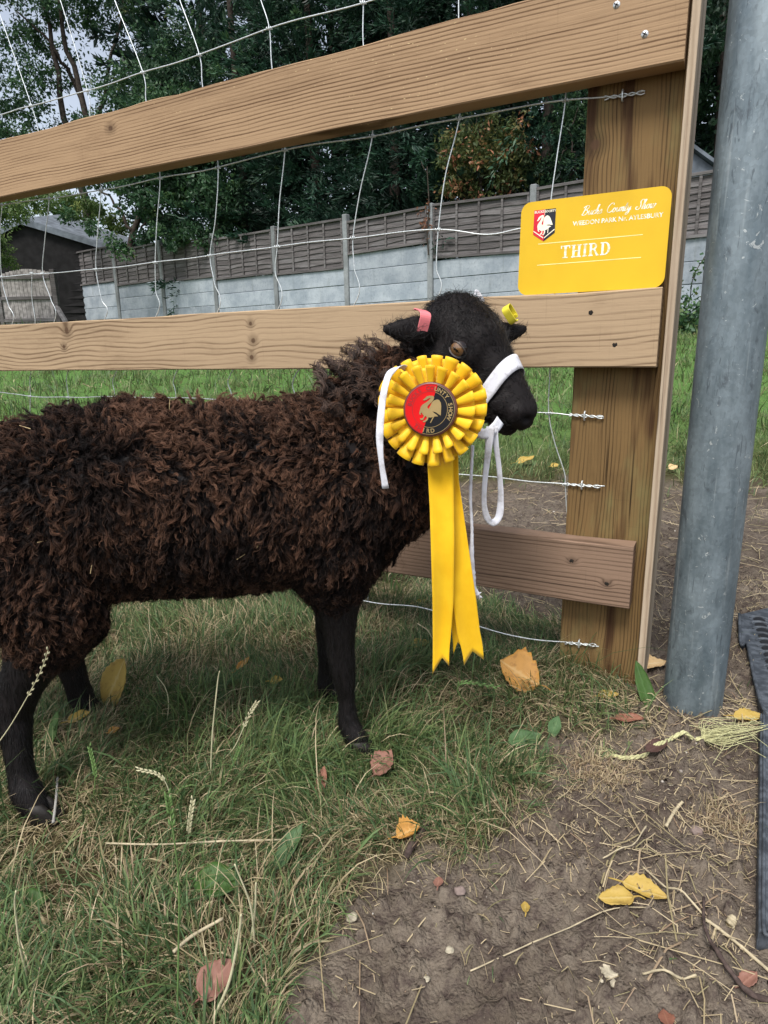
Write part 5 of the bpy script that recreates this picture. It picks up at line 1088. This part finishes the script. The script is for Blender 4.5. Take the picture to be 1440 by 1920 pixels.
# ------------------------------------------------------------------ ROSETTE
def rosette():
    Cc = onY(808, 768, .798); toc = unit(CO-Cc); n = unit(toc+A(-.16, 0, .02)); ex = unit(np.cross(A(0, 0, 1), -n)); ex = ex if ex[0] > 0 else -ex; ey = np.cross(n, ex); ey = ey if ey[2] > 0 else -ey
    fr = (Cc, ex, ey, n); root = thing('rosette', 'yellow pleated ribbon rosette with a red and black centre on the sheep\'s neck', 'rosette', Cc)
    m = M('yellow_satin', .5, .35); co = m.coord(); n1 = m.noise(co, 700, 2); n2 = m.noise(co, 30, 3); m.color(m.mix(m.ss(n2, .3, .7), (.86, .50, .004), (.93, .58, .010))); m.b.inputs['Sheen Weight'].default_value = .25; m.bump(n1, .25, .0003)
    col_ = m.mat.node_tree.nodes['Principled BSDF'].inputs['Base Color'].links[0].from_socket; m.trans(X(m, col_), .14); SAT = m.mat
    def ruffle(r0, r1, NP, amp, hgt, z0, z1, ph, name, jit):
        nt_ = NP*28; u = np.linspace(0, 1, nt_, endpoint=False); th = u*2*math.pi; j = rng.normal(0, jit, NP+1); j[-1] = j[0]; jj = np.interp(u*NP, np.arange(NP+1), j)
        am = 1+np.interp(u*NP, np.arange(NP+1), np.append(rng.normal(0, .24, NP), 0)); rows = 9; V = []
        for i in range(rows):
            f_ = i/(rows-1); g = f_**.75; r = r0+(r1*(1+.03*np.sin(3*th+ph))-r0)*f_
            c = th*NP+ph+jj; tang = amp*np.sin(2*c)*am*g+jj*.004*f_; up_ = hgt*np.cos(c)*g*am+z0+(z1-z0)*f_
            r = r+np.cos(c)*.0012*f_
            x = r*np.cos(th)-tang*np.sin(th); y = r*np.sin(th)+tang*np.cos(th); V.append(Cc+x[:, None]*ex+y[:, None]*ey+up_[:, None]*n)
        V = np.concatenate(V); i = np.arange(rows-1)[:, None]*nt_; q = np.arange(nt_)[None]; q2 = (q+1) % nt_
        Fc = np.stack([i+q, i+q2, i+nt_+q2, i+nt_+q], -1).reshape(-1, 4); o = obj(name, V, Fc, SAT, root, smooth=True); solid(o, .0004); return o
    ruffle(.022, .0665, 21, .0048, .0108, -.014, -.010, .3, 'outer_ruffle', .55)
    ruffle(.020, .0525, 19, .0040, .0090, -.004, .002, 1.1, 'inner_ruffle', .55)
    V, Fc, u, w = disc(Cc-n*.016, -n, .040, 40, .001); obj('backing', V, Fc, SAT, root)
    # button
    rb = .0322; tl = math.radians(17.5); ex2 = ex*math.cos(tl)-ey*math.sin(tl); ey2 = ex*math.sin(tl)+ey*math.cos(tl); bc = Cc+n*.0078; fb = (bc, ex2, ey2, n)
    RED = plain('button_red', (.60, .003, .004), .5, .2, nz=.05); BLK = plain('button_black', (.006, .006, .008), .5, .2); GOLD = plain('button_gold', (.34, .24, .10), .35, .5, .5); DRED = plain('button_dark_red', (.30, .02, .02), .4); RIM = plain('button_rim', (.10, .035, .03), .35, .5)
    k = 64; V = []
    for rr, zz in ((rb*1.03, -.006), (rb*1.03, -.0012), (rb*1.0, .0004), (rb*.96, .0008)):
        for q in range(k): a = 2*math.pi*q/k; V.append(bc+ex*rr*math.cos(a)+ey*rr*math.sin(a)+n*zz)
    Fc = [(a*k+q, a*k+(q+1) % k, (a+1)*k+(q+1) % k, (a+1)*k+q) for a in range(3) for q in range(k)]+[tuple(3*k+q for q in range(k))]
    btn = obj('button', V, Fc, RIM, root, smooth=True)
    def half(s): return [(s*rb*.955*math.sin(a), rb*.955*math.cos(a)) for a in np.linspace(0, math.pi, 40)]
    obj('red_half', *flat_poly(half(-1), fb, .0011), RED, btn); obj('black_half', *flat_poly(half(1), fb, .0011), BLK, btn)
    def arc(r, a0, a1, w, mat, nm):
        a = np.linspace(a0, a1, 48); V = np.concatenate([[bc+ex2*(r+s)*math.sin(q)+ey2*(r+s)*math.cos(q)+n*.0014 for q in a] for s in (-w/2, w/2)]); obj(nm, V, [(i+1, i, 48+i, 49+i) for i in range(47)], mat, btn)
    for s, mat, nm in ((1, GOLD, 'gold_ring'), (-1, DRED, 'dark_ring')):
        for r in (rb*.93, rb*.67): arc(r, s*.0, s*math.pi, rb*.018, mat, nm)
    for side_, mat in ((-1, DRED), (1, GOLD)):
        mb = MB(); txt = 'BUCKS COUNTY SHOW'; nst = len(txt)
        for i, ch in enumerate(txt):
            a = (i-(nst-1)/2)*.205
            if ch == ' ' or (a < 0) != (side_ < 0) : continue
            vv, ff = text_polys(ch, rb*.215, fb, .0015, (rb*.72*math.sin(a), rb*.72*math.cos(a)), 0, .0002, ang=-a); mb.add(vv, ff)
        for i, ch in enumerate('THIRD'):
            a = (i-2)*.215+.02
            if (a < 0) != (side_ < 0): continue
            vv, ff = text_polys(ch, rb*.215, fb, .0015, (rb*.87*math.sin(a), -rb*.87*math.cos(a)), 0, .0002, ang=a); mb.add(vv, ff)
        o = obj('ring_lettering', *mb.get(), mat, btn)
    sw = SWAN*rb*1.15; ca, sa = math.cos(-.10), math.sin(-.10); obj('swan', *flat_poly([(p[0]*ca-p[1]*sa+.0006, p[0]*sa+p[1]*ca-.001) for p in sw], fb, .0018), GOLD, btn)
    # ribbon tails
    def tail(left, right, tips, Y_, wavef, lab):
        nn_, m_ = 44, 8; ys = np.linspace(left[0][1], 1., nn_)
        yl = np.array([p[1] for p in left]); xl = np.array([p[0] for p in left]); yr = np.array([p[1] for p in right]); xr = np.array([p[0] for p in right]); V = []
        y0 = yl[0]; (tl_, nt2, tr_) = tips
        for i in range(nn_):
            f_ = i/(nn_-1)
            for j in range(m_+1):
                g = j/m_; ybot = (tl_[1]+(nt2[1]-tl_[1])*g*2) if g < .5 else (nt2[1]+(tr_[1]-nt2[1])*(g-.5)*2); xbot = (tl_[0]+(nt2[0]-tl_[0])*g*2) if g < .5 else (nt2[0]+(tr_[0]-nt2[0])*(g-.5)*2)
                y = y0+(ybot-y0)*f_; xx = np.interp(y, yl, xl)*(1-g)+np.interp(y, yr, xr)*g
                if f_ > .88: b_ = ((f_-.88)/.12); xx = xx*(1-b_)+xbot*b_
                dep = Y_+wavef(f_, g); V.append(onY(xx, y, dep))
        Fc = [(i*(m_+1)+j, (i+1)*(m_+1)+j, (i+1)*(m_+1)+j+1, i*(m_+1)+j+1) for i in range(nn_-1) for j in range(m_)]
        o = obj('ribbon_tail', V, Fc, SAT, root, smooth=True); solid(o, .0004); o['label'] = lab
    tail([(818, 800), (843, 900), (846, 1110), (866, 1247)], [(858, 800), (860, 900), (893, 1124), (906, 1237)], ((870, 1248), (886, 1221), (907, 1237)), .812, lambda f_, g: .004*math.sin(g*3)+.003*math.sin(f_*7), 'right-hand ribbon tail, swinging outwards')
    tail([(812, 800), (838, 900), (846, 1120), (848, 1225)], [(850, 800), (862, 950), (872, 1100), (868, 1212)], ((850, 1227), (858, 1204), (866, 1212)), .820, lambda f_, g: .003*math.sin(f_*8+1), 'shortest ribbon tail, between and behind the other two')
    tail([(803, 800), (801, 860), (806, 957), (811, 1132), (812, 1264)], [(846, 800), (850, 880), (852, 1015), (850, 1132), (841, 1248)], ((811, 1264), (829, 1233), (842, 1249)), .800, lambda f_, g: .004*math.sin(g*3.1)*(.3+f_)+.0035*math.sin(f_*9)-.012*math.exp(-((f_-.17)/.05)**2)*.35, 'front ribbon tail, hanging straight')
rosette()

# ------------------------------------------------------------------ RUBBER MATS
def mat_():
    m = M('black_rubber', .62, .4); n1 = m.noise(m.coord(), 60, 4); m.color(m.mix(m.ss(n1, .35, .7), (.028, .034, .042), (.085, .098, .115))); m.bump(n1, .3, .001); RB = m.mat
    DR = plain('rubber_groove_shade', (.008, .009, .011), .8)  # near-black colour stands for the shade in the gaps behind the ridges
    def slab(pts, z, th, root):
        V, Fc = flat_poly(pts, (A(0, 0, z), A(1, 0, 0), A(0, 1, 0), A(0, 0, 1)), 0); k = len(pts); V2 = V-A(0, 0, th)
        o = obj('sheet', np.concatenate([V, V2]), [tuple(f) for f in Fc]+[tuple(i+k for i in f[::-1]) for f in Fc]+[(i, (i+1) % k, k+(i+1) % k, k+i)[::-1] for i in range(k)], RB, root); return bev(o, .002, 2)
    P = [gpt(x, y, .012)[:2] for x, y in [(1385, 1160), (1390, 1200), (1400, 1210), (1412, 1270), (1425, 1330), (1440, 1345), (1600, 1380), (1700, 1250), (1600, 1120), (1440, 1150)]]
    z = .018; root = thing('rubber_mat', 'black ring-patterned rubber mat at the right edge behind the pole', 'mat', A(*np.mean(P, 0), 0)); slab([tuple(p) for p in P], z, .02, root)
    e1 = unit(gpt(1425, 1330)-gpt(1390, 1180)); e1[2] = 0; e1 = unit(e1); e2 = unit(np.cross(A(0, 0, 1), e1)); e2 = e2 if e2[0] > 0 else -e2; O = gpt(1398, 1172); O[2] = z
    for i in range(9):
        for j in range(5):
            c = O+e1*(.012+i*.030)+e2*(.022+j*.042); an = np.linspace(.1, math.pi*1.0, 12)
            W_ = np.array([c+e2*math.cos(a)*.017+e1*(-math.sin(a))*.012+A(0, 0, .0008) for a in an]); V, Fc = tube(W_, np.interp(np.linspace(0, 1, 12), [0, .5, 1], [.0015, .0036, .0015]), 6); obj('ridge', V, Fc, RB, root, smooth=True)
            V, Fc, u, w = disc(c, A(0, 0, 1), .0125, 14, .0003); V = c+e1*.004+(V-c)*.95+A(0, 0, .0006); o = obj('hollow', V, Fc, DR, root)  # flat disc on the sheet, painted dark as the shade of a hollow
    # raised rim
    W_ = smoothpath([A(*p, z+.001) for p in P[:6]], 40); V, Fc = tube(W_, .003, 6); obj('rim', V, Fc, RB, root, smooth=True)
    Q = [gpt(x, y, .02)[:2] for x, y in [(1424, 1345), (1424, 1480), (1421, 1640), (1423, 1738), (1442, 1752), (1700, 1800), (1700, 1400)]]
    root = thing('rubber_mat', 'plain black rubber mat along the lower right edge', 'mat', A(*np.mean(Q, 0), 0)); slab([tuple(p) for p in Q], .024, .026, root)
    W_ = smoothpath([A(*p, .0245)+A(.006, 0, 0) for p in Q[:5]], 40); V, Fc = tube(W_, .0022, 6); obj('rim', V, Fc, RB, root, smooth=True)
mat_()

# ------------------------------------------------------------------ FRAYED ROPE
def rope():
    ROPE = plain('yellow_rope', (.46, .45, .24), .7, .25, nz=.25, nsc=300); b = [gpt(x, y, .006) for x, y in [(1148, 1416), (1170, 1421), (1200, 1418), (1222, 1410), (1240, 1394), (1262, 1386), (1290, 1386), (1316, 1386)]]
    root = thing('rope', 'pale yellow rope with a frayed end lying in front of the steel pole', 'rope', b[3]); Cn = smoothpath(b, 90); T = unit(np.gradient(Cn, axis=0)); u = unit(np.cross(T, A(0, 0, 1))); w = np.cross(u, T); Cn = over_ground(Cn, .0035, 4)
    for k in range(3):
        a = np.linspace(0, 20*math.pi/1.6, 90)+k*2*math.pi/3; P = Cn+(u*np.cos(a)[:, None]+w*np.sin(a)[:, None])*.0017; V, Fc = tube(P, .0018, 7); obj('strand', V, Fc, ROPE, root, smooth=True)
    mb = MB(); e = Cn[-1]; tgt = gpt(1425, 1368, .012); sd_ = unit(np.cross(tgt-e, A(0, 0, 1)))
    for k in range(60):
        s = rng.normal(0, 1); up_ = abs(rng.normal(0, 1)); f_ = rng.uniform(.45, 1.15); P = [e, e+(tgt-e)*.22*f_+sd_*s*.014+A(0, 0, .003+up_*.006), e+(tgt-e)*.55*f_+sd_*(s*.011+.008)+A(0, 0, .004+up_*.009), e+(tgt-e)*f_+sd_*s*.006*rng.uniform(.5, 2)+A(0, 0, up_*.005)]
        if rng.random() < .4: P[-1] = P[-2]+rng.normal(0, .028, 3)*A(1, 1, .2)
        P = smoothpath(P, 12); P[:, 2] = np.maximum(P[:, 2], ground_z(P[:, 0], P[:, 1])+.001); mb.add(*tube(P, .00048, 4, cap=False))
    for k in range(40):
        s = Cn[0]+rng.normal(0, .003, 3)*A(1, 1, .3); d = unit(A(-1+rng.normal(0, .5), rng.normal(0, .6), 0))*rng.uniform(.01, .03); P = smoothpath([s, s+d*.5+A(0, 0, .004), s+d], 8); mb.add(*tube(P, .0004, 4, cap=False))
    o = obj('frayed_fibres', *mb.get(), ROPE, root, smooth=True); o['kind'] = 'stuff'
rope()

# ------------------------------------------------------------------ FALLEN LEAVES (each one a thing)
def leafmat2(name, base, spot, vein, spotty=.5):
    m = M(name, .55, .3); co = m.coord(); v = m.attr('vein'); n1 = m.noise(co, 70, 4, .6); n2 = m.noise(co, 22, 2)
    c = m.mix(m.ss(n1, .5, .68)*spotty, base, spot); c = m.mix(m.ss(n2, .45, .7)*.4, c, tuple(x*.6 for x in base)); c = m.mix(m.ss(v, .5, 1.)*.5, c, vein); m.color(c); m.trans(c, .25); m.bump(v+n1*.4, .5, .001); return m.mat
LM = dict(yellow=leafmat2('leaf_yellow', (.50, .35, .085), (.25, .14, .04), (.62, .50, .22), .5), orange=leafmat2('leaf_orange', (.56, .29, .07), (.27, .12, .035), (.70, .50, .22), .6), cream=leafmat2('leaf_cream', (.70, .50, .26), (.42, .24, .10), (.75, .62, .40), .4),
          brown=leafmat2('leaf_brown', (.30, .13, .085), (.15, .06, .04), (.38, .20, .13), .5), rust=leafmat2('leaf_rust', (.30, .15, .11), (.17, .08, .06), (.46, .25, .18), .4), green=leafmat2('leaf_green', (.055, .12, .025), (.03, .07, .018), (.10, .19, .06), .4), pale=leafmat2('leaf_pale_green', (.085, .16, .065), (.05, .10, .04), (.16, .25, .11), .3), dark=leafmat2('leaf_dark', (.10, .055, .045), (.05, .03, .025), (.15, .09, .07), .4))
def leaf(px, py, L_px, ratio, rot, mat, label, curl=.35, tilt=.25, tiltdir=None, lift=.004, serr=.09, Z_=None, nam='fallen_leaf'):
    """a leaf lying at its ground point; L_px is its length seen in the photo; rot is its direction on the ground"""
    c = gpt(px, py, lift); dist = np.linalg.norm(c-CO); L = L_px*dist/1250; Wd = L*ratio; nu, nv = 13, 8; V = []; ve = []
    d = A(math.cos(rot), math.sin(rot), 0); s = A(-d[1], d[0], 0); up_ = A(0, 0, 1)
    ta = tiltdir if tiltdir is not None else rng.uniform(0, 6.28); tn = A(math.cos(ta), math.sin(ta), 0)
    sd = rng.uniform(0, 9)
    for i in range(nu+1):
        u = i/nu; w_ = Wd/2*(math.sin(math.pi*u**.8)**.75 if 0 < u < 1 else 0)*(1+serr*math.sin(u*40+sd)+serr*.7*math.sin(u*9+sd*2))
        for j in range(-nv//2, nv//2+1):
            v = j/(nv/2); q = d*(u-.5)*L+s*v*w_*(1-.2*curl*v*v)
            hgt = curl*(v*w_)**2/(Wd*.5)*.9 + curl*L*.22*(u-.5)**2 + L*.025*math.sin(u*11+v*3+sd)*abs(v)
            hgt += math.tan(tilt)*(q@tn)+.5*L*math.sin(abs(tilt))*.8; V.append(c+q+up_*hgt); ve.append(max(math.exp(-(v*w_/(.03*L+1e-6))**2), .7*max(0, math.cos((u*7-abs(v)*1.1)*2*math.pi))**8))
    k = nv+1; V = np.array(V); Fc = [(i*k+j, i*k+j+1, (i+1)*k+j+1, (i+1)*k+j) for i in range(nu) for j in range(nv)]
    root = thing(nam, label, 'leaf', c); o = obj('blade', V, Fc, LM[mat], root, smooth=True, attrs={'vein': ve}); solid(o, .0005)
    st = V[k//2]; P = smoothpath([st+d*.02*L, st-d*L*.14+up_*.001, st-d*L*.30+s*L*.05+A(0, 0, -.001)], 8); P[:, 2] = np.maximum(P[:, 2], ground_z(P[:, 0], P[:, 1])+.0015); Vt, Ft = tube(P, np.linspace(.0011, .0007, 8), 5); obj('stalk', Vt, Ft, LM[mat], root, smooth=True)
    return root
leaf(217, 1298, 50, .95, 1.0, 'yellow', 'large yellow leaf standing upright in the grass behind the near hind leg', tilt=1.0, tiltdir=1.5, lift=.018, serr=.08)
leaf(973, 1282, 78, .78, 2.5, 'orange', 'large orange-brown leaf in the grass left of the timber post', tilt=.75, tiltdir=1.3, lift=.012)
leaf(1207, 1310, 54, .55, 1.9, 'green', 'dark green leaf propped between timber post and steel pole', tilt=1.0, tiltdir=1.6, lift=.004, curl=.2)
leaf(1222, 1250, 52, .6, .1, 'cream', 'cream leaf lying behind the gap between post and pole', tilt=.3, tiltdir=1.5)
leaf(1140, 1308, 38, .55, .1, 'yellow', 'small yellow leaf at the foot of the timber post', tilt=.3, tiltdir=1.5)
leaf(1402, 1350, 48, .5, -.05, 'yellow', 'orange-yellow leaf right of the steel pole beside the mat', tilt=.35, tiltdir=1.5)
leaf(718, 1438, 52, .85, .9, 'rust', 'rust-pink round leaf by the near front hoof', tilt=.45, tiltdir=1.3, lift=.012)
leaf(603, 1475, 36, .6, 1.3, 'brown', 'dark red-brown leaf in the grass below the front hoof', tilt=.8, tiltdir=1.4, lift=.010)
leaf(405, 1845, 62, .85, .9, 'rust', 'reddish round leaf among straw at the bottom left', tilt=.35, tiltdir=1.6, lift=.016)
leaf(410, 1665, 84, .62, -.1, 'green', 'broad green weed leaf in the lower left grass', tilt=.35, tiltdir=1.6, lift=.010, curl=.25, serr=.01)
leaf(543, 1600, 78, .42, 1.05, 'pale', 'long pale green weed leaf just above the broad one', tilt=.45, tiltdir=1.4, lift=.016, serr=.01)
leaf(765, 1566, 46, .8, .4, 'orange', 'crinkled orange leaf beside a short dark stick', tilt=.4, tiltdir=1.5, curl=.8, lift=.006)
leaf(1155, 1688, 56, .62, 3.1, 'yellow', 'left one of two yellow leaves touching on the bare soil', tilt=.2, lift=.010)
leaf(1208, 1680, 68, .5, -.35, 'yellow', 'right one of two yellow leaves touching on the bare soil, with a long stalk', tilt=.35, tiltdir=1.6, lift=.005, curl=.7)
leaf(985, 1702, 25, .6, 1.4, 'yellow', 'tiny yellow leaf scrap beside a thin stem on the soil', tilt=.15)
leaf(148, 1350, 36, .6, .5, 'yellow', 'yellow-orange leaf under the far hind hoof', tilt=.4, tiltdir=1.5, lift=.012)
leaf(213, 1373, 20, .7, .4, 'orange', 'very small orange leaf right of the near hind leg', tilt=.4, tiltdir=1.5, lift=.012)
leaf(518, 1280, 24, .7, .1, 'yellow', 'small yellow-orange leaf in the grass under the belly', tilt=.5, tiltdir=1.5, lift=.016)
leaf(455, 1252, 34, .4, .9, 'orange', 'narrow tan leaf in the grass under the belly', tilt=.5, tiltdir=1.5, lift=.014)
leaf(788, 1212, 36, .6, .2, 'yellow', 'dull yellow leaf behind the ribbon tails', tilt=.4, tiltdir=1.5, lift=.012)
leaf(984, 1392, 64, .6, .2, 'pale', 'flat green weed leaf below the large orange leaf', tilt=.25, tiltdir=1.5, lift=.008)
leaf(1040, 1370, 40, .6, 1., 'pale', 'smaller weed leaf right of the flat one', tilt=.5, tiltdir=1.5, lift=.008)
leaf(1232, 1402, 52, .5, .5, 'dark', 'dark brown leaf curled behind the rope', tilt=.15, tiltdir=1.5, curl=.3, lift=.001)
leaf(1180, 1352, 52, .4, .0, 'brown', 'brown leaf half buried in straw before the post', tilt=.25, tiltdir=1.5)
leaf(985, 868, 44, .4, .5, 'yellow', 'yellow leaf on the path edge behind the halter loop', tilt=.35, tiltdir=1.5, lift=.02)
leaf(792, 1132, 30, .5, .2, 'yellow', 'yellow leaf behind the tails just under the lowest rail', tilt=.3, tiltdir=1.5, lift=.012)
leaf(1262, 880, 18, .8, .3, 'cream', 'tiny cream leaf on the lawn edge between post and pole', tilt=.5, tiltdir=1.5, lift=.02)
leaf(1040, 876, 16, .8, .3, 'yellow', 'tiny yellow leaf on the lawn edge left of the post', tilt=.5, tiltdir=1.5, lift=.02)
leaf(1402, 1840, 34, .7, .4, 'rust', 'rust leaf crumb near the lower right corner', tilt=.3)
leaf(1248, 1912, 32, .7, 1.4, 'brown', 'brown leaf at the bottom edge on bare soil', tilt=.3)
leaf(822, 1655, 22, .8, 1.4, 'rust', 'little dusky pink leaf on the soil by the grass edge', tilt=.2)
leaf(262, 1168, 24, .7, 1.4, 'rust', 'small brown-pink leaf behind the flank in the grass', tilt=.4, tiltdir=1.5, lift=.012)
leaf(100, 1385, 42, .45, 1.4, 'green', 'green weed leaf right of the near hind leg', tilt=.9, tiltdir=1.5, lift=.01, serr=.01)
leaf(55, 1700, 60, .6, .2, 'green', 'half-hidden dark green leaf near the left edge', tilt=.3, tiltdir=1.5, lift=.004, serr=.01)

# sticks and pebbles on the soil
TW = plain('dark_twig', (.075, .055, .048), .85, .1, nz=.4, nsc=120, bump=.5); TWP = plain('pale_stem', (.42, .36, .24), .6, .25, nz=.2, nsc=60); STN = plain('stone', (.22, .17, .15), .85, .15, nz=.3, nsc=60, bump=.4); SHL = plain('pale_scrap', (.40, .36, .27), .8, .1, nz=.35, nsc=90, bump=.5)
def stick(pts, r, mat, label, name='twig', cat='twig', n=24, lift=.002, rough=.12):
    P = over_ground(smoothpath([gpt(x, y, lift) for x, y in pts], n), np.max(r)*.8); V, Fc = tube(P, np.interp(np.linspace(0, 1, n), np.linspace(0, 1, len(np.atleast_1d(r))), np.atleast_1d(r))*(1+rng.normal(0, rough, n)), 7); return tag(obj(name, V, Fc, mat, smooth=True), label, cat)
stick([(762, 1612), (772, 1590), (786, 1568), (800, 1552)], [.0035, .005, .0045, .003], TW, 'short thick dark stick at the grass edge beside a crinkled leaf')
stick([(1318, 1695), (1322, 1740), (1345, 1790), (1375, 1835), (1410, 1870), (1460, 1890)], [.0014, .002, .0024, .0034], TW, 'long dark curved twig at the lower right beside the mat')
stick([(1365, 1745), (1375, 1722)], [.004, .0045], TWP, 'short thick pale chip of stem near the mat corner')
stick([(882, 1824), (960, 1790), (1060, 1745), (1140, 1712), (1230, 1700)], .0007, TWP, 'long thin pale stem crossing the bare soil', 'straw_stem', 'straw')
stick([(1205, 1625), (1250, 1665), (1320, 1720)], .0011, TWP, 'pale stem running from the soil toward the right edge pile', 'straw_stem', 'straw')
stick([(1322, 1730), (1370, 1765), (1445, 1822)], .0018, TWP, 'thick yellow straw stem at the lower right corner', 'straw_stem', 'straw')
stick([(1248, 1558), (1268, 1518), (1280, 1503)], .0022, TWP, 'short thick straw piece standing out on the soil below the rope', 'straw_stem', 'straw')
stick([(198, 1581), (300, 1583), (420, 1577), (548, 1574)], .0011, TWP, 'long pale stem lying level in the lower left grass', 'straw_stem', 'straw', lift=.024)
stick([(325, 1785), (360, 1755), (418, 1722)], .0018, TWP, 'broad pale straw blade above the reddish round leaf', 'straw_stem', 'straw', lift=.03)
stick([(100, 1542), (105, 1500), (108, 1458)], .0018, plain('grey_stem', (.30, .29, .27), .7), 'straight grey stem standing right of the near hind hoof', 'straw_stem', 'straw', lift=.02)
stick([(1205, 1828), (1260, 1840), (1305, 1828)], .0012, TWP, 'thin curved stem near the bottom right', 'straw_stem', 'straw')
stick([(1130, 1612), (1180, 1595), (1210, 1570)], .0008, TWP, 'hair-thin stem on the soil right of centre', 'straw_stem', 'straw')
def stone(px, py, d_px, mat, label, name='pebble', flat=.6):
    c = gpt(px, py); r = d_px*np.linalg.norm(c-CO)/1250/2; bm = bmesh.new(); bmesh.ops.create_icosphere(bm, subdivisions=3, radius=1); V = np.array([v.co[:] for v in bm.verts]); Fc = [tuple(v.index for v in f.verts) for f in bm.faces]; bm.free()
    k = 1+np.array([mnoise.noise(Vector(v)*1.6+Vector((px, py, 0))) for v in V])*.35; V = V*k[:, None]*A(1, .85, flat)*r+c+A(0, 0, r*flat*.5); return tag(obj(name, V, Fc, mat, smooth=True), label, 'pebble')
stone(1305, 1560, 20, STN, 'pinkish round pebble on the soil left of the black mat'); stone(862, 1673, 19, STN, 'grey-brown round pebble by the grass edge'); stone(660, 1722, 19, SHL, 'pale round pebble at the edge of grass and straw'); stone(843, 1783, 13, SHL, 'small whitish pebble at the lower middle'); stone(1260, 1480, 17, SHL, 'whitish lump on the soil under the rope', flat=.4)
stone(800, 1837, 11, SHL, 'tiny white pebble near the bottom left of the bare soil')
V = None
def scrap():
    c = gpt(1140, 1825); V, Fc = [], []; k = 0; mb = MB()
    for i in range(16):
        p = gpt(1140+rng.normal(0, 9), 1825+rng.normal(0, 14), .001); s = rng.uniform(.002, .0045); bm = bmesh.new(); bmesh.ops.create_icosphere(bm, subdivisions=1, radius=1); vv = np.array([v.co[:] for v in bm.verts]); ff = [tuple(v.index for v in f.verts) for f in bm.faces]; bm.free(); mb.add(vv*A(1, 1, .35)*s*(1+rng.normal(0, .2, (len(vv), 1)))+p, ff)
    o = obj('dried_crumb_patch', *mb.get(), SHL, kind='stuff'); tag(o, 'patch of pale dried crumbs pressed into the soil', 'crumbs')
scrap()
# tall seeding grass stems that stand out one by one
def seedstem(pts, label, w=.0011, head=0, col=None, dyk=.004):
    """stands in one upright plane through its foot"""
    b = gpt(*pts[0]); P = smoothpath([b]+[onY(x, y, b[1]-.0+dy) for (x, y), dy in zip(pts[1:], [(-dyk*i) for i in range(1, len(pts))])], 30); root = thing('seeding_grass_stem', label, 'grass stem', b)
    mt = col or STRAWG; V, Fc = tube(P, np.linspace(w, w*.55, 30), 5); obj('stem', V, Fc, mt, root, smooth=True)
    if head:
        T = unit(np.gradient(P, axis=0)); i0 = int(30*(1-head)); kk = 0
        for q in np.linspace(i0, 29, int(9+head*14)):
            i = int(q); c = P[i]; s = unit(np.cross(T[i], A(0, 1, 0)))*(1 if kk % 2 else -1); kk += 1; d = unit(T[i]*1.0+s*.35); L = .0085*w/.0011
            V, Fc = tube([c, c+d*L*.5+s*w*.8, c+d*L], [w*.6, w*1.35, w*.25], 5); obj('seed', V, Fc, mt, root, smooth=True)
STRAWG = plain('pale_seed_stem', (.50, .47, .30), .65, .2, nz=.15, nsc=40); GREENST = plain('green_stem', (.13, .22, .07), .55, .3, nz=.2)
seedstem([(-70, 1520), (-20, 1420), (20, 1360), (55, 1300), (78, 1255), (90, 1220)], 'pale seed stem crossing the near hind leg at the left edge', .0009, .42, dyk=.014)
seedstem([(395, 1460), (398, 1380), (408, 1280), (412, 1258)], 'upright pale stem in the middle of the grass below the belly', .0013, 0)
seedstem([(412, 1430), (440, 1400), (465, 1345), (481, 1318)], 'leaning seed stem right of the upright one', .0010, .45)
seedstem([(320, 1560), (318, 1490), (300, 1455), (262, 1443)], 'drooping seed stem with its head bent to the left', .0009, .45)
seedstem([(312, 1360), (316, 1320), (310, 1290), (294, 1268)], 'short curved yellowish stem above the drooping one', .0010, 0)
seedstem([(332, 1920), (335, 1760), (335, 1650), (322, 1540), (315, 1490)], 'tall green stem rising from the bottom edge', .0010, .3, GREENST)
seedstem([(352, 1575), (356, 1540), (362, 1500)], 'short pale seed head beside the tall green stem', .0010, .8)
seedstem([(392, 1500), (420, 1470), (450, 1400)], 'thin green-yellow stem leaning right behind the seed head', .0008, .2, GREENST)
seedstem([(175, 1500), (178, 1450), (168, 1400)], 'fresh green grass head right of the near hind leg', .0010, .6, GREENST)
seedstem([(655, 1340), (660, 1310), (672, 1280)], 'short pale stem beside the near front leg', .0010, 0)
seedstem([(478, 1780), (470, 1700), (440, 1620)], 'yellow-brown bent blade beside the broad green weed leaf', .0014, 0)
seedstem([(470, 1770), (478, 1710), (480, 1655)], 'straight pale blade right of the broad green weed leaf', .0015, 0)
seedstem([(395, 1920), (430, 1840), (450, 1740), (452, 1715)], 'long pale blade leaning over the reddish round leaf', .0016, 0)
seedstem([(55, 1840), (38, 1780), (28, 1700), (30, 1670)], 'pale curved blade near the lower left edge', .0014, 0)
seedstem([(900, 1345), (860, 1300), (870, 1280), (930, 1288)], 'grey-green seeding blade arching before the ribbon tails', .0012, .5, GREENST)
# dry tuft of brown moss-like stems by the rope
def drytuft():
    for (px, py, rr, n_, lab) in ((1122, 1450, .028, 900, 'tangled clump of reddish dry roots left of the rope'), (1360, 1545, .022, 420, 'small dry tuft by the black mat')):
        c = gpt(px, py); x = c[0]+rng.normal(0, rr, n_); y = c[1]+rng.normal(0, rr*1.1, n_); z = ground_z(x, y); o = ribbons('dry_tuft', np.stack([x, y, z], 1), rng.uniform(.01, .028, n_), np.clip(rng.normal(.9, .4, n_), 0, 1.5), rng.uniform(0, 6.28, n_), np.full(n_, .0011), GM, np.where(rng.random(n_) < .75, rng.uniform(.93, 1, n_), rng.uniform(.7, .9, n_)), seg=4, curl=1.2); tag(o, lab, 'dry tuft')
drytuft()
